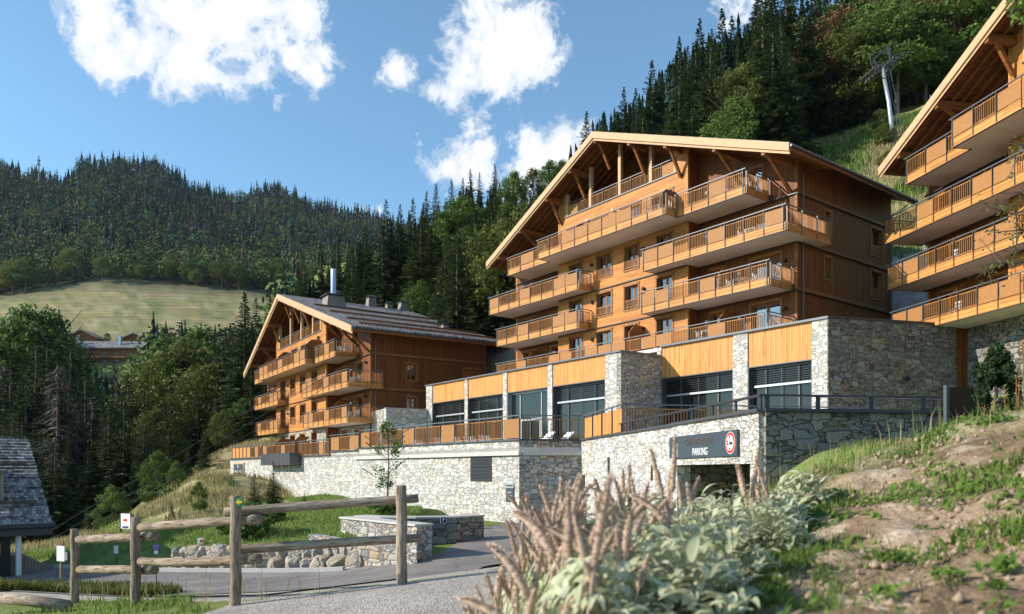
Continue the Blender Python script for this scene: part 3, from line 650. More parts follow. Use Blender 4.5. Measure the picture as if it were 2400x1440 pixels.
PB=dict(W=27.7,D=11.3,b=[7.95,10.82,13.70,16.62],c=(7.28,20.42),roof=(-1.43,28.2,14.6,24.78,18.36,18.28,3.0),
 purl=[.35,3.86,7.83,11.14,14.58,17.35,20.16,23.6,26.65],loggia=(8.2,19.7,20.2),posts=[8.36,10.6,13.65,16.8,19.54],lpat='LSSSSSSL',
 cw=[(8.6,10.0),(11.77,13.1),(14.5,16.06),(17.75,19.2)],rw=[(1.1,3.2,2),(5.2,6.4,1),(21.4,22.9,1),(24.9,26.8,2)],
 topc=[(8.6,10.4),(11.6,13.5),(15.0,16.6),(17.5,19.4)],topr=[(2.4,3.3)],sw=[(3.0,3.7,1.15,2.45,1),(8.6,10.1,.75,2.5,2)],srail=True,
 screens=[(4.5,0,0),(4.5,0,1),(4.5,0,2),(24.2,0,0),(24.2,0,1),(24.2,0,2),(8.35,-1.23,3),(16.9,-1.23,3),(11.2,-1.23,0)],
 lamps=[(t,-1.26,z) for z in (9.9,12.75,15.6) for t in (11.2,16.55)]+[(.75,-.03,z) for z in (9.7,12.6)],
 globes=[(4.0,0,z) for z in (9.7,12.6,15.5)]+[(6.6,0,z) for z in (9.9,12.7,15.6,18.5)]+[(22.4,0,z) for z in (9.9,12.8)]+[(14.2,-1.25,19.2),(17.0,-1.25,19.2)])
PB['balc']=[((1.94,7.24,2.42,0,16.62,'SSLS'),dict(rpat='SS',lpat='')),((7.24,20.3,3.55,0,16.62,'SSLLLLLSS'),dict(rpat='S',lpat='S',lob=2.5,rob=2.42)),((20.3,25.7,2.5,0,16.62,'SLS'),dict(rpat='',lpat='S')),
 ((-.85,10.1,2.5,0,13.70,'LLSSLSSL'),dict(rpat='SSS',lpat='S',lob=1.23,wrap=2.2)),((.33,10.4,2.35,0,10.82,'LLSSLSSS'),dict(rpat='SS',lpat='S',lob=1.23)),
 ((16.6,28.3,2.6,0,13.70,'LSSLSSLL'),dict(rpat='S',lpat='S',rob=1.23)),((16.8,27.4,2.45,0,10.82,'SSLSSLL'),dict(rpat='S',lpat='S',rob=1.23))]
chB,ztB,rfB=chalet('chalet','tall six storey larch chalet in the middle, above the flat roofed stone restaurant',(OB[0],OB[1],0),RB,PB)
tr=MB().box(-27.3,.3,-2.95,-.0,7.9,8.14).build('terrace_slab',M['concrete'],chB)
railing(tr,(-27,-2.84),(-.2,-2.84),8.22,'SSLSSLLSLLLSLLSSLSS',H_=.98,postdrop=.1); railing(tr,(-.15,-2.7),(-.15,-.1),8.22,'SS',H_=.98,postdrop=.1); railing(tr,(-27.05,-.1),(-27.05,-2.7),8.22,'S',H_=.98,postdrop=.1)
# left chalet
nA=math.hypot(1150,1755); UA=Vector((-1150/nA,1755/nA)); RA=rot_of(UA); OA=(-12.75,67.4)
PA=dict(k=1.08,W=33.4,D=12.2,foot=1.5,b=[1.1,4.24,7.37,10.5],c=(7.9,24.8),roof=(-2.7,34.2,19.3,19.35,12.35,12.3,2.8),rear=.6,
 purl=[.0,3.0,7.4,12.6,15.9,19.3,23.6,28.0,31.5],loggia=(9.3,23.9,13.95),posts=[9.5,11.9,15.7,19.5,23.7],lpat='SSSSSSSS',
 cw=[(10.6,12.2),(14.3,16.0),(17.8,19.5),(21.4,23.2)],rw=[(1.6,3.6,2),(5.6,7.0,1),(26.2,27.6,1),(30,32,2)],
 topc=[(9.8,11.8),(13.6,15.7),(17.0,19.0),(21.0,23.0)],topr=[(3.0,4.3)],sw=[(3.6,4.6,.95,2.35,2),(9.6,11.4,.75,2.3,2)],
 screens=[(5.0,0,1),(5.0,0,2),(29,0,0),(29,0,1),(29,0,2),(9.2,-1.33,3),(18.6,-1.33,3),(23.6,-1.33,3),(13.2,-1.33,0),(19.8,-1.33,0)],
 lamps=[(t,-1.36,z) for z in (6.2,9.3) for t in (20.2,)]+[(.8,-.03,z) for z in (6.6,9.7)]+[(9.9,-1.36,13.2)],
 globes=[(4.4,0,z) for z in (6.4,9.5,12.4)]+[(13.0,-1.36,13.2),(12.8,-1.36,3.1)])
PA['balc']=[((2.95,9.0,2.15,0,10.5,'SSLS'),dict(rpat='SSS',lpat='')),((9.0,26.1,2.95,0,10.5,'LLSSLSSLL'),dict(rpat='S',lpat='L',lob=2.45,rob=2.15)),((26.1,30.1,2.45,0,10.5,'SL'),dict(rpat='',lpat='S')),
 ((-.41,12.5,2.2,0,7.37,'LLSSLSSL'),dict(rpat='SSS',lpat='L',lob=1.33,wrap=1.0)),((-.3,12.0,2.2,0,4.24,'LLSSLSSL'),dict(rpat='SSS',lpat='L',lob=1.33,wrap=1.4)),
 ((20.6,34,2.35,0,7.37,'LSSLSSLL'),dict(rpat='S',lpat='L',rob=1.33)),((20.6,34.6,2.3,0,4.24,'LSSLSSLL'),dict(rpat='S',lpat='L',rob=1.33))]
chA,ztA,rfA=chalet('chalet','smaller larch chalet on the left with a dark shingle roof and a shiny metal flue',(OA[0],OA[1],0),RA,PA)
m=MB(); lvl0=[(a,b,1.1+.43,1.1+2.52*1.08) for a,b in PA['cw']]
wallpanel(m,7.9,24.8,-1.33-.04,-.4,lambda t:4.16,lvl0); wallpanel(m,24.84,33.4,-.04,-.4,lambda t:4.16,[(26.2,27.6,1.53,3.75),(30,32,1.53,3.75)]); wallpanel(m,.0,7.86,-.04,-.4,lambda t:4.16,[(1.6,3.6,1.53,3.75),(5.6,7.0,1.53,3.75)])
m.quad((.03,-.04,-.4),(.03,12.2,-.4),(.03,12.2,4.16),(.03,-.04,4.16)); m.build('stone_base',M['stone2'],chA)
# chimneys and flue of the left chalet roof
def chimney(t,y,w,h,flue=False,name='chimney'):
    z=ztA(t)-.3
    m=MB(); a=w*.62; b=w*.5
    m.add([(-t-a,y-a,z),(-t+a,y-a,z),(-t+a,y+a,z),(-t-a,y+a,z),(-t-b,y-b,z+h),(-t+b,y-b,z+h),(-t+b,y+b,z+h),(-t-b,y+b,z+h)],[(0,1,5,4),(1,2,6,5),(2,3,7,6),(3,0,4,7),(4,5,6,7)])
    c=m.build(name,M['oldwood'],rfA)
    m=MB(); zz=z+h+.22
    for sx in (-1,1):
        m.add([(-t+sx*b*1.35,y-b*1.35,zz-.12),(-t,y-b*1.35,zz+.16),(-t,y+b*1.35,zz+.16),(-t+sx*b*1.35,y+b*1.35,zz-.12)],[(0,1,2,3)])
        m.box(-t+sx*b*.8-.04,-t+sx*b*.8+.04,y-b*.8,y+b*.8,z+h,zz-.02)
    m.box(-t-b*1.3,-t+b*1.3,y-b*1.3,y+b*1.3,zz-.16,zz-.1)
    m.build('chimney_cap',M['darksteel'],c)
    if flue: MB().tube([(-t,y,z+h),(-t,y,z+h+.35),(-t,y,z+h+.42),(-t,y,z+h+2.9),(-t,y,z+h+3.0)],[.45,.38,.28,.28,.22],16).build('flue',M['zinc'],c,True)
    return c
chimney(13.4,1.4,1.7,1.2,True); chimney(18.6,3.4,.85,1.2); chimney(18.6,7.8,.85,1.2); chimney(18.9,12.0,.85,1.1); chimney(19,10.2,.6,.7)
chimney(3.3,9.3,.55,.6); chimney(6.3,10.9,.55,.6)
for t in (11.0,6.4,2.0,-1.0):
    z=ztA(t); m=MB().bar((-t,-1.5,z+.12),(-t,12.3,z+.12),.14,.14)
    for j in range(10): y=-1.2+j*1.45; m.box(-t-.3,-t+.06,y-.02,y+.02,z-.03,z+.10)
    m.build('snow_guard',M['beam'],rfA)
# right chalet (partly out of the picture)
UC=Vector((-.168,.986)); RC=rot_of(UC); OC=(29.85,17.9)
PC=dict(PB); PC['b']=[8.0,10.88,13.75,16.65]
PC['screens']=[(24.2,0,0),(24.2,0,1),(24.2,0,2),(22.2,-.0,2)]; PC['sw']=[]
PC['balc']=[((7.24,21.6,3.55,0,16.65,'LSLLSSLLSS'),dict(rpat='S',lpat='S',lob=2.5,rob=0)),((21.6,26.4,2.5,0,16.65,'SLS'),dict(rpat='',lpat='S')),
 ((8.0,28.3,2.45,0,13.75,'SSLSSLLSSLSSLLS'),dict(rpat='S',lpat='S')),((8.0,28.1,2.45,0,10.88,'LLSSSLLSSLSSLLS'),dict(rpat='S',lpat='S')),((8.0,27.7,2.45,0,8.0,'LLSSSLLSSLSSLLS'),dict(rpat='S',lpat='S'))]
chC,ztC,rfC=chalet('chalet','larch chalet cut off by the right edge of the picture',(OC[0],OC[1],0),RC,PC)
MB().box(-27.7,0,-.06,11.3,3.0,8.0).build('stone_base',M['darkstone'],chC)
# ---------------------------------------------------------------- flat roofed restaurant between the chalets
rs=empty('restaurant_building',(OB[0],OB[1],0),RB,'long flat roofed stone and larch restaurant with wide dark windows behind the terraces','restaurant')
def tB(px,o):
    k=(px-1200)/F; A=17.05-.801*o; B_=44.8-.598*o; return (A-B_*k)/(.598+.801*k)
def glazing(t0,t1,y,z0,z1,blind=True,door=False):
    yb=y+.42
    m=MB().box(-t1,-t0,yb,yb+.06,z0,z0+.08).box(-t1,-t0,yb,yb+.06,z1-.12,z1)
    for t in (t0+.04,t1-.04,t0+(t1-t0)*.24,t1-(t1-t0)*.24): m.box(-t-.04,-t+.04,yb-.03,yb+.06,z0+.081,z1-.121)
    m.box(-t1,-t1+.04,y+.02,yb,z0,z1).box(-t0-.04,-t0,y+.02,yb,z0,z1)
    if door:
        m.box(-t1+(t1-t0)*.25,-t0-(t1-t0)*.25,yb-.05,yb-.031,z0+2.2,z0+2.35)
        for q in (.27,.5,.73): m.box(-(t0+(t1-t0)*q)-.05,-(t0+(t1-t0)*q)+.05,yb-.05,yb-.031,z0,z0+2.19)
    w=m.build('glazing_frame',M['alu'] if door else M['steel'],rs)
    MB().box(-t1+.045,-t0-.045,yb+.02,yb+.03,z0+.081,z1-.121).build('pane',M['dglass'],w)
    if blind:
        b=MB(); zb=z1-1.05
        for j in range(7):
            zz=zb+.12+j*.13; b.add([(-t1+.06,yb-.16,zz),(-t0-.06,yb-.16,zz),(-t0-.06,yb-.08,zz+.035),(-t1+.06,yb-.08,zz+.035)],[(0,1,2,3)])
        for q in (.03,.24,.5,.76,.97): x=-(t0+(t1-t0)*q); b.box(x-.012,x+.012,yb-.13,yb-.11,z0+.0,z1-.13)
        b.build('blind_slats',M['steel'],w); MB().box(-t1+.3,-t0-.05,yb-.2,yb-.06,zb-.12,zb).build('blind_bar',M['alu'],w)
OL=7.03
pl=[tuple(sorted((tB(a,OL),tB(b,OL)))) for a,b in ((1418.5,1445),(1284,1294),(1179,1187.5),(1089,1096),(999,1013))]
for i,(a,b) in enumerate(pl): MB().box(-b,-a,-OL,-OL+.75 if i<4 else -OL+6,.6,7.42).build('stone_pier',M['stone'],rs)
for i in range(4):
    a=pl[i][1]; b=pl[i+1][0]
    MB().box(-b+.01,-a-.01,-OL+.08,-OL+.3,5.86,7.42).build('larch_cladding',M['larch_panel'],rs)
    MB().box(-b+.01,-a-.01,-OL+.02,-OL+.35,5.80,5.859).build('drip_edge',M['steel'],rs)
    glazing(a+.02,b-.02,-OL,1.45,5.80,blind=(i!=1),door=(i==1))
t8=pl[0][0]
MB().box(-t8,-t8+.4,-OL+.002,-3.0,.6,7.42).build('stone_return_wall',M['stone2'],rs)
MB().box(-pl[4][1],-t8+.0,-OL+.9,-2.9,7.1,7.415).build('roof_deck',M['concrete'],rs)
MB().box(-pl[4][1]-.1,-t8+.45,-OL-.1,-OL+.28,7.42,7.52).box(-t8-.1,-t8+.5,-OL+.281,-3.4,7.42,7.52).build('roof_coping',M['rail'],rs)
OR=3.35
pr=[tuple(sorted((tB(a,OR),tB(b,OR)))) for a,b in ((1903,1940),(1718,1752))]; tend=t8-.4
for a,b in pr: MB().box(-b,-a,-OR,-OR+.7,.6,8.05).build('stone_pier',M['stone'],rs)
for a,b in ((pr[0][1],pr[1][0]),(pr[1][1],tend)):
    MB().box(-b+.01,-a-.01,-OR+.08,-OR+.3,6.02,8.05).build('larch_cladding',M['larch_panel'],rs)
    MB().box(-b+.01,-a-.01,-OR+.02,-OR+.35,5.96,6.019).build('drip_edge',M['steel'],rs)
    glazing(a+.02,b-.02,-OR,1.45,5.96)
MB().box(-tend-.5,-pr[0][0]-.3,-OR+.6,-2.4,7.6,8.045).build('roof_deck',M['concrete'],rs)
MB().box(-tend,-pr[0][0]+.1,-OR-.12,-OR+.3,8.05,8.17).build('roof_coping',M['rail'],rs)
MB().box(-tend-.35,-tend,-OR+.0,-OR+.3,6.9,8.05).build('stone_pier',M['stone'],rs)
# side wall of large stones going right
ps=Vector((16.72+.02,39.64-.05)); ds=Vector((.963,.268)).normalized(); sidew=empty('stone_side_wall',(ps.x,ps.y,0),math.atan2(ds.y,ds.x),'high shaded wall of large grey stones right of the restaurant windows, with a strip of dark larch','wall')
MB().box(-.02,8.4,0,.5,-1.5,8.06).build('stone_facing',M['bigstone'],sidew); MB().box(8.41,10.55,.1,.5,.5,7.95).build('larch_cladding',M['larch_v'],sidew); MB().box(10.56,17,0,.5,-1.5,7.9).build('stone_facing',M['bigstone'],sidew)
MB().box(-.1,17.1,-.1,.6,8.061,8.17).build('coping',M['darksteel'],sidew)
MB().tube([(5.0,-.02,5.0),(5.0,-.12,5.0)],.16,14).build('round_vent',M['black'],sidew); MB().box(1.95,2.1,-.12,0,3.25,3.5).build('wall_lamp',M['steel'],sidew)
# low stone wall joining the left chalet and the restaurant
a=at(1001,960,65.8); b=at(905,975,64.0); dd=Vector((a.x-b.x,a.y-b.y)); lw=empty('stone_link_wall',(b.x,b.y,0),math.atan2(dd.y,dd.x),'sunlit pale stone wall between the left chalet and the restaurant','wall')
MB().box(0,dd.length,0,.5,0,5.3).build('stone_facing',M['stone'],lw); MB().box(-.05,dd.length,-.05,.55,5.3,5.38).build('coping',M['alu'],lw)
MB().box(0,.5,.5,6,0,5.3).build('stone_facing',M['stone2'],lw)
# ---------------------------------------------------------------- terraces on stone retaining walls
P1=Vector((.34,35.4)); P2=Vector((3.3,35.87)); WD=Vector((.157,-.988)).normalized(); NE=P2+WD*17.9; SD=Vector((.988,.157)).normalized()
def Wb(t): return P1+UB*t
tf=struct(MB().prism([tuple(Wb(46)),tuple(Wb(0)),tuple(P2),(4.1,35.9),(NE.x+.5,NE.y+.5),tuple(NE+SD*12),(22,44),(14,58),(0,72),(-12,84)],.9,1.1).build('terrace',M['concrete']))
bw=empty('retaining_wall',(P1.x,P1.y,0),RB,'long sunlit pale stone retaining wall under the left terraces','wall')
for t0,t1,zc in ((0,17.5,1.42),(17.5,22,1.28),(22,46,1.05)):
    MB().box(-t1,-t0,0,.5,-4.2,zc).build('stone_facing',M['stone'],bw); MB().box(-t1-.02,-t0+(.08 if t0==0 else -.001),-.1,.55,zc,zc+.08).build('coping',M['steel'],bw)
MB().box(-17.9,.16,-.16,-.001,.72,.92).build('concrete_ledge',M['concrete'],bw)
MB().box(-46.0,-45.5,.501,14,-4,1.05).build('stone_facing',M['stone'],bw)
m=MB().box(-4.1,-2.25,-.05,.02,-.55,.70)
lv=m.build('louvre_frame',M['darksteel'],bw); m=MB()
for j in range(17): z=-.50+j*.07; m.add([(-4.05,-.05,z),(-2.3,-.05,z),(-2.3,-.085,z+.03),(-4.05,-.085,z+.03)],[(0,1,2,3)])
m.build('louvre_blades',M['steel'],lv)
bx=MB().box(-34.2,-27.6,-.95,-.101,.42,1.35).build('metal_planter_box',M['steel'],bw)
for j in range(12): MB().box(-34.1+j*.55,-34.08+j*.55,-.965,-.951,.44,1.33).build('box_rib',M['darksteel'],bx)
dr=P2-P1; rw=empty('stone_return_wall',(P1.x,P1.y,0),math.atan2(dr.y,dr.x),'shaded stone return wall at the corner of the terrace, beside the parking entrance wall','wall')
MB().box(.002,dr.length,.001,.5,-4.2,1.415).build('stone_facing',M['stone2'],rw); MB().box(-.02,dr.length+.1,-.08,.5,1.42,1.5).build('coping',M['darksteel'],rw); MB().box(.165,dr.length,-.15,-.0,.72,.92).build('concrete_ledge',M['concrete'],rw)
gw=empty('garage_wall',(P2.x,P2.y,0),math.atan2(WD.y,WD.x),'sunlit pale stone wall with the dark parking entrance under the grey sign','wall')
def gwall(mb,y,z1):
    for a,b,za,zb in ((0,12.5,-4,z1),(17.45,17.9,-4,z1),(12.5,17.45,.17,z1)): mb.box(a,b,y,y+.45,za,zb)
m=MB(); m.box(0,6.2,0,.45,-4,1.42); m.box(6.2,12.3,0,.45,-4,1.42); m.box(12.3,17.45,-.12,.45,.17,1.42); m.box(17.451,17.9,-.12,.45,-4,1.42); m.build('stone_facing',M['stone'],gw)
MB().box(-.1,12.25,-.1,.5,1.421,1.50).box(12.251,17.98,-.22,.5,1.421,1.50).build('coping',M['steel'],gw)
m=MB(); m.box(12.2,17.5,6.5,6.7,-4,.4); m.box(12.0,12.2,.45,6.5,-4,.4); m.box(17.45,17.6,.45,6.5,-4,.4); m.box(12,17.6,.45,6.7,.4,.5); m.build('garage_interior',M['darkstone'],gw)
for (a,b,za,zb,nm) in ((4.6,4.85,-.25,.55,'vent_grille'),(9.9,10.05,-.35,.15,'vent_grille'),(4.3,4.9,-1.9,-1.1,'vent_grille'),(.1,.8,-1.3,-.2,'painted_recess_shade')):
    MB().box(a,b,-.03,.0,za,zb).build(nm,M['darksteel'],gw)  # flat dark plates; the last paints a recess's shade, none is cut
sg=empty('parking_sign',tuple(P2+WD*12.15)+(0,),math.atan2(WD.y,WD.x),'wide grey parking sign with height limit disc above the garage entrance','sign')
MB().box(0,4.75,-.2,-.125,.38,1.05).build('sign_board',M['slateblue'],sg)
def text(body,size,loc,m,parent,name='lettering',rx=R(90),depth=.008,rz=0,sx=1.0):
    c=D.curves.new(name,'FONT'); c.body=body; c.size=size; c.align_x='CENTER'; c.align_y='CENTER'; c.extrude=depth
    o=D.objects.new('tmp',c); COL.objects.link(o); bpy.context.view_layer.update(); dg=bpy.context.evaluated_depsgraph_get()
    me=D.meshes.new_from_object(o.evaluated_get(dg)); D.objects.remove(o); me.materials.clear(); me.materials.append(m); me.name=name
    p=D.objects.new(name,me); COL.objects.link(p); p.parent=parent; p.location=loc; p.rotation_euler=(rx,0,rz); p.scale=(sx,1,1); return p
text('PARKING',.30,(2.42,-.205,.53),M['white'],sg,sx=.86); text('CHALETS DE JOY',.27,(2.3,-.205,.83),M['bronze'],sg,sx=.98)
def disc(r,y,m,parent,x,z,name,n=28,dy=.004):
    return MB().add([(x+r*math.cos(2*math.pi*i/n),y,z+r*math.sin(2*math.pi*i/n)) for i in range(n)]+[(x,y-dy,z)],[(i,(i+1)%n,n) for i in range(n)]).build(name,m,parent)
disc(.29,-.203,M['white'],sg,4.36,.72,'disc_rim'); disc(.275,-.206,M['red'],sg,4.36,.72,'disc_ring'); disc(.205,-.212,M['white'],sg,4.36,.72,'disc_face')
text('2.1m',.17,(4.36,-.222,.72),M['black'],sg)
MB().add([(4.36-.05,-.22,.90),(4.36+.05,-.22,.90),(4.36,-.22,.83)],[(0,1,2)]).add([(4.36-.05,-.22,.54),(4.36+.05,-.22,.54),(4.36,-.22,.61)],[(0,1,2)]).build('arrow_marks',M['black'],sg)
ic=MB()
for a,b,c,d in ((.42,.44,.44,.80),(.70,.72,.44,.80),(.42,.72,.80,.82),(.42,.72,.42,.44)): ic.box(a,b,-.215,-.201,c,d)
ic.box(.47,.67,-.215,-.201,.52,.62).box(.50,.64,-.215,-.201,.66,.76).box(.48,.53,-.215,-.201,.47,.519).box(.61,.66,-.215,-.201,.47,.519); ic.build('car_symbol',M['white'],sg)
nw=empty('parking_side_wall',(NE.x,NE.y,0),math.atan2(SD.y,SD.x),'shaded wall of large stones facing the camera, right of the parking entrance','wall')
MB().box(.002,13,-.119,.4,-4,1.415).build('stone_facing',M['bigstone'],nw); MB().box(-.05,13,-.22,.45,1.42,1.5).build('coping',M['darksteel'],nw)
# railings on the walls
def rail_thing(name,label,p,ang_,L,z,pat,group,h=1.12):
    e=empty(name,(p.x,p.y,0),ang_,label,'railing',group); railing(e,(0,0),(L,0),z,pat,H_=h,postdrop=.02); return e
def alongB(t1,t0,z,pat,label): return rail_thing('terrace_railing',label,Wb(t1)+VB*.1,RB,t1-t0,z,pat,'timber and steel railings of the terraces')
alongB(17.5,.05,1.5,'LSSSLSSLSSSL','sunlit larch and steel railing on the long white ledged part of the stone wall')
alongB(22.4,17.6,1.37,'LSL','short three bay railing step left of the long terrace railing')
alongB(28.6,22.5,1.13,'SSSSLS','dark slatted railing between the grey planter box and the short railing step')
alongB(45.8,29.2,1.13,'PPPPPSLSLSSSLSS','lowest railing at the far left end of the stone wall')
rail_thing('terrace_railing','dark slatted railing above the shaded stone return wall',P1+Vector((.1,.12)),math.atan2(dr.y,dr.x),dr.length-.1,1.5,'SSSSS','timber and steel railings of the terraces')
rail_thing('terrace_railing','four bright solid larch panels on the parking wall corner',P2+WD*.1+SD*.12,math.atan2(WD.y,WD.x),6.2,1.5,'PPPP','timber and steel railings of the terraces')
pp=P2+WD*6.3+SD*.15
rail_thing('terrace_railing','long dark slatted railing running right in front of the restaurant windows',pp,math.atan2(SD.y,SD.x),11.0,1.5,'SSSSSSSS','timber and steel railings of the terraces')
def lowrail(name,label,p,a_,L,n):
    e=empty(name,(p.x,p.y,0),a_,label,'railing'); MB().bar((0,0,1.84),(L,0,1.84),.12,.05).build('handrail',M['darksteel'],e)
    for i in range(n+1): x=min(max(.1,i*L/n),L-.1); MB().box(x-.05,x+.05,-.02,.02,1.5,1.815).build('railing_post',M['darksteel'],e)
lowrail('low_railing','low dark handrail on top of the parking entrance wall',P2+WD*6.35+SD*.0,math.atan2(WD.y,WD.x),11.5,8)
lowrail('low_railing','low dark handrail on top of the shaded wall facing the camera',NE+SD*.05+WD*-.1,math.atan2(SD.y,SD.x),13,9)
# signs fixed to the base wall
s1=empty('house_sign',tuple(Wb(44.6)-VB*.12)+(0,),RB,'grey name sign in pale wooden frame at the far left wall end','sign')
MB().box(0,3.0,0,.08,-.62,.72).build('wood_frame',M['verge'],s1); MB().box(.15,2.85,-.03,-.002,-.48,.58).build('sign_board',M['slateblue'],s1); text('CHALETS DE JOY',.30,(1.5,-.04,-.12),M['white'],s1,sx=.95)
MB().box(1.42,1.58,-.045,-.031,.25,.5).build('emblem',M['white'],s1)
MB().box(.0,5.0,-.15,.05,-.85,-.72).build('sign_shelf',M['concrete'],s1); MB().box(2.6,5.0,.0,.12,-2.4,-.86).build('panel',M['concrete'],s1); MB().box(1.6,2.5,.02,.11,-2.4,-.86).build('dark_strip',M['oldwood'],s1)
s2=empty('direction_sign',tuple(Wb(1.0)-VB*.06)+(0,),RB,'small grey notice at the sunlit corner of the stone wall','sign')
MB().box(0,.62,0,.05,-1.5,-.85).build('sign_board',M['slateblue'],s2); MB().box(0,.62,0,.045,-.84,-.60).build('pale_strip',M['alu'],s2); text('CHALETS DE JOY',.07,(.31,-.01,-.73),M['black'],s2); text('< Accueil',.10,(.28,-.01,-1.05),M['white'],s2); text('Parking',.10,(.34,-.01,-1.2),M['white'],s2)
# ---------------------------------------------------------------- log fence by the path
rnd=random.Random(5)
fence=empty('log_fence',(-3.25,8.8,0),0,'weathered round log fence of four posts in front of the road','fence')
def post(x,y,zt_,r,h=None,name='fence_post'):
    zb=Hs(x,y)-.25; m=MB(); n=10; pts=[];rr=[]
    for i in range(n+1): t=i/n; pts.append((x-fence.location.x+.006*math.sin(i*1.3+x),y-fence.location.y,zb+(zt_-zb)*t)); rr.append(r*(1.04-.05*t)*(1+.02*math.sin(i*2.1)))
    pts.append((pts[-1][0],pts[-1][1],zt_+.012)); rr.append(r*.86)
    m.tube(pts,rr,18); o=m.build(name,M['post'],fence,True); return o
pA=at(941,1140,9.15); pB=at(552,1165,8.8); pC=at(318,1214,10.4); pD=at(175,1242,12.0)
for p,r in ((pA,.066),(pB,.063),(pC,.065),(pD,.062)): post(p.x,p.y,p.z,r)
def rail(p,q,r,name='fence_rail',sag=0):
    p=Vector(p)-fence.location; q=Vector(q)-fence.location; d=q-p; L=d.length
    m=MB(); n=14; pts=[];rr=[]
    for i in range(n+1):
        t=i/n; pts.append((L*t,.004*math.sin(t*3+r*90),.003*math.sin(t*4+p.x)-sag*math.sin(math.pi*t))); rr.append(r*(1+.02*math.sin(i*1.1+p.z*9))*(1.05-.1*t))
    m.tube(pts,rr,18); o=m.build(name,M['log'],fence,True); o.location=p
    o.rotation_mode='QUATERNION'; o.rotation_quaternion=Vector((1,0,0)).rotation_difference(d.normalized()); return o
rail(at(527,1201,9.0),at(981,1168,9.33),.056); rail(at(533,1290,9.0),at(986,1261,9.33),.057)
rail(at(606,1217,8.95),at(330,1236,10.2),.060); rail(at(606,1310,8.95),at(330,1316,10.25),.058,sag=.03)
rail(at(362,1257,10.35),at(185,1266,11.9),.064); rail(at(362,1335,10.35),at(187,1336,11.9),.063)
ad=empty('trail_marker',tuple(at(561,1177,8.72)),R(-6),'green disc with a yellow arrow on top of the left fence post','trail marker')
disc(.052,0,M['green'],ad,0,0,'marker_disc',24)
MB().add([(-.042,-.008,0),(0,-.008,.033),(0,-.008,.014),(.036,-.008,.014),(.036,-.008,-.014),(0,-.008,-.014),(0,-.008,-.033)],[(0,1,2,3,4,5,6)]).build('arrow',M['yellow'],ad)
# fallen logs at the left edge
def log(name,label,pts,r,mt='log'):
    m=MB(); m.tube(pts,r,14); o=m.build(name,M[mt],None,True); tag(o,label,'log'); return o
a=at(-30,1400,11.2); b=at(158,1421,10.6); log('ground_log','pale barked log lying on the grass at the lower left edge',[a,(a+b)/2+Vector((0,0,.02)),b],[.08,.085,.09])
# ---------------------------------------------------------------- low planter walls by the driveway
def caplow(name,label,poly,zt_,zb,m,th=.5,extra=None):
    """poly: centre line"""
    e=empty(name,(poly[0][0],poly[0][1],0),0,label,'low wall','stone planter walls by the driveway'); o=Vector((poly[0][0],poly[0][1]))
    pts=[Vector(p)-o for p in poly]; L=[];Rr=[]
    for i,p in enumerate(pts):
        d=(pts[min(i+1,len(pts)-1)]-pts[max(i-1,0)]).normalized(); n=Vector((-d.y,d.x)); L.append((n,p))
    def ring(w,ex=0):
        q=[]
        for s in (1,-1):
            seq=L if s==1 else L[::-1]
            for n,p in seq: q.append(tuple(p+n*w*s))
        return q
    MB().prism(ring(th/2),zb,zt_).build('stone_facing',M[m],e); MB().prism(ring(th/2+.07),zt_,zt_+.06).build('capping',M['concrete'],e)
    return e
caplow('planter_wall','pale stone planter wall with its end facing the driveway',[(-5.95,27.1),(-2.72,23.25)],-1.72,-4,'stone2',.55)
cw_=caplow('planter_wall','curved shaded planter wall with the blue parking plate',[(-5.6,27.5),(-4.6,26.9),(-3.4,26.7),(-2.2,26.95),(-1.2,27.9)],-1.70,-4,'darkstone',.45)
MB().add([(-7.0-(-5.95),26.2-27.1-.45,-4),(-2.9+5.95,22.7-27.1+.1,-4),(-2.9+5.95,22.7-27.1+.1,-2.55),(-7.0+5.95,26.2-27.1-.45,-2.2),(-6.9+5.95,26.2-27.1+.1,-4),(-2.9+5.95,23.0-27.1+.3,-4),(-2.9+5.95,23.0-27.1+.3,-2.55),(-6.9+5.95,26.2-27.1+.1,-2.2)],[(0,1,2,3),(4,5,6,7),(3,2,6,7),(0,3,7,4),(1,5,6,2)]).build('plinth_step',M['stone2'],[o for o in COL.objects if o.name=='planter_wall'][0])
pt=at(1037,1221,26.0); ps_=empty('parking_plate',(pt.x,26.42,pt.z),R(10),'small blue P plate on the curved low wall','sign')
MB().box(-.11,.11,-.02,.0,-.11,.11).build('white_edge',M['white'],ps_); MB().box(-.095,.095,-.03,-.021,-.095,.095).build('blue_face',M['navy'],ps_); text('P',.17,(0,-.036,0),M['white'],ps_)
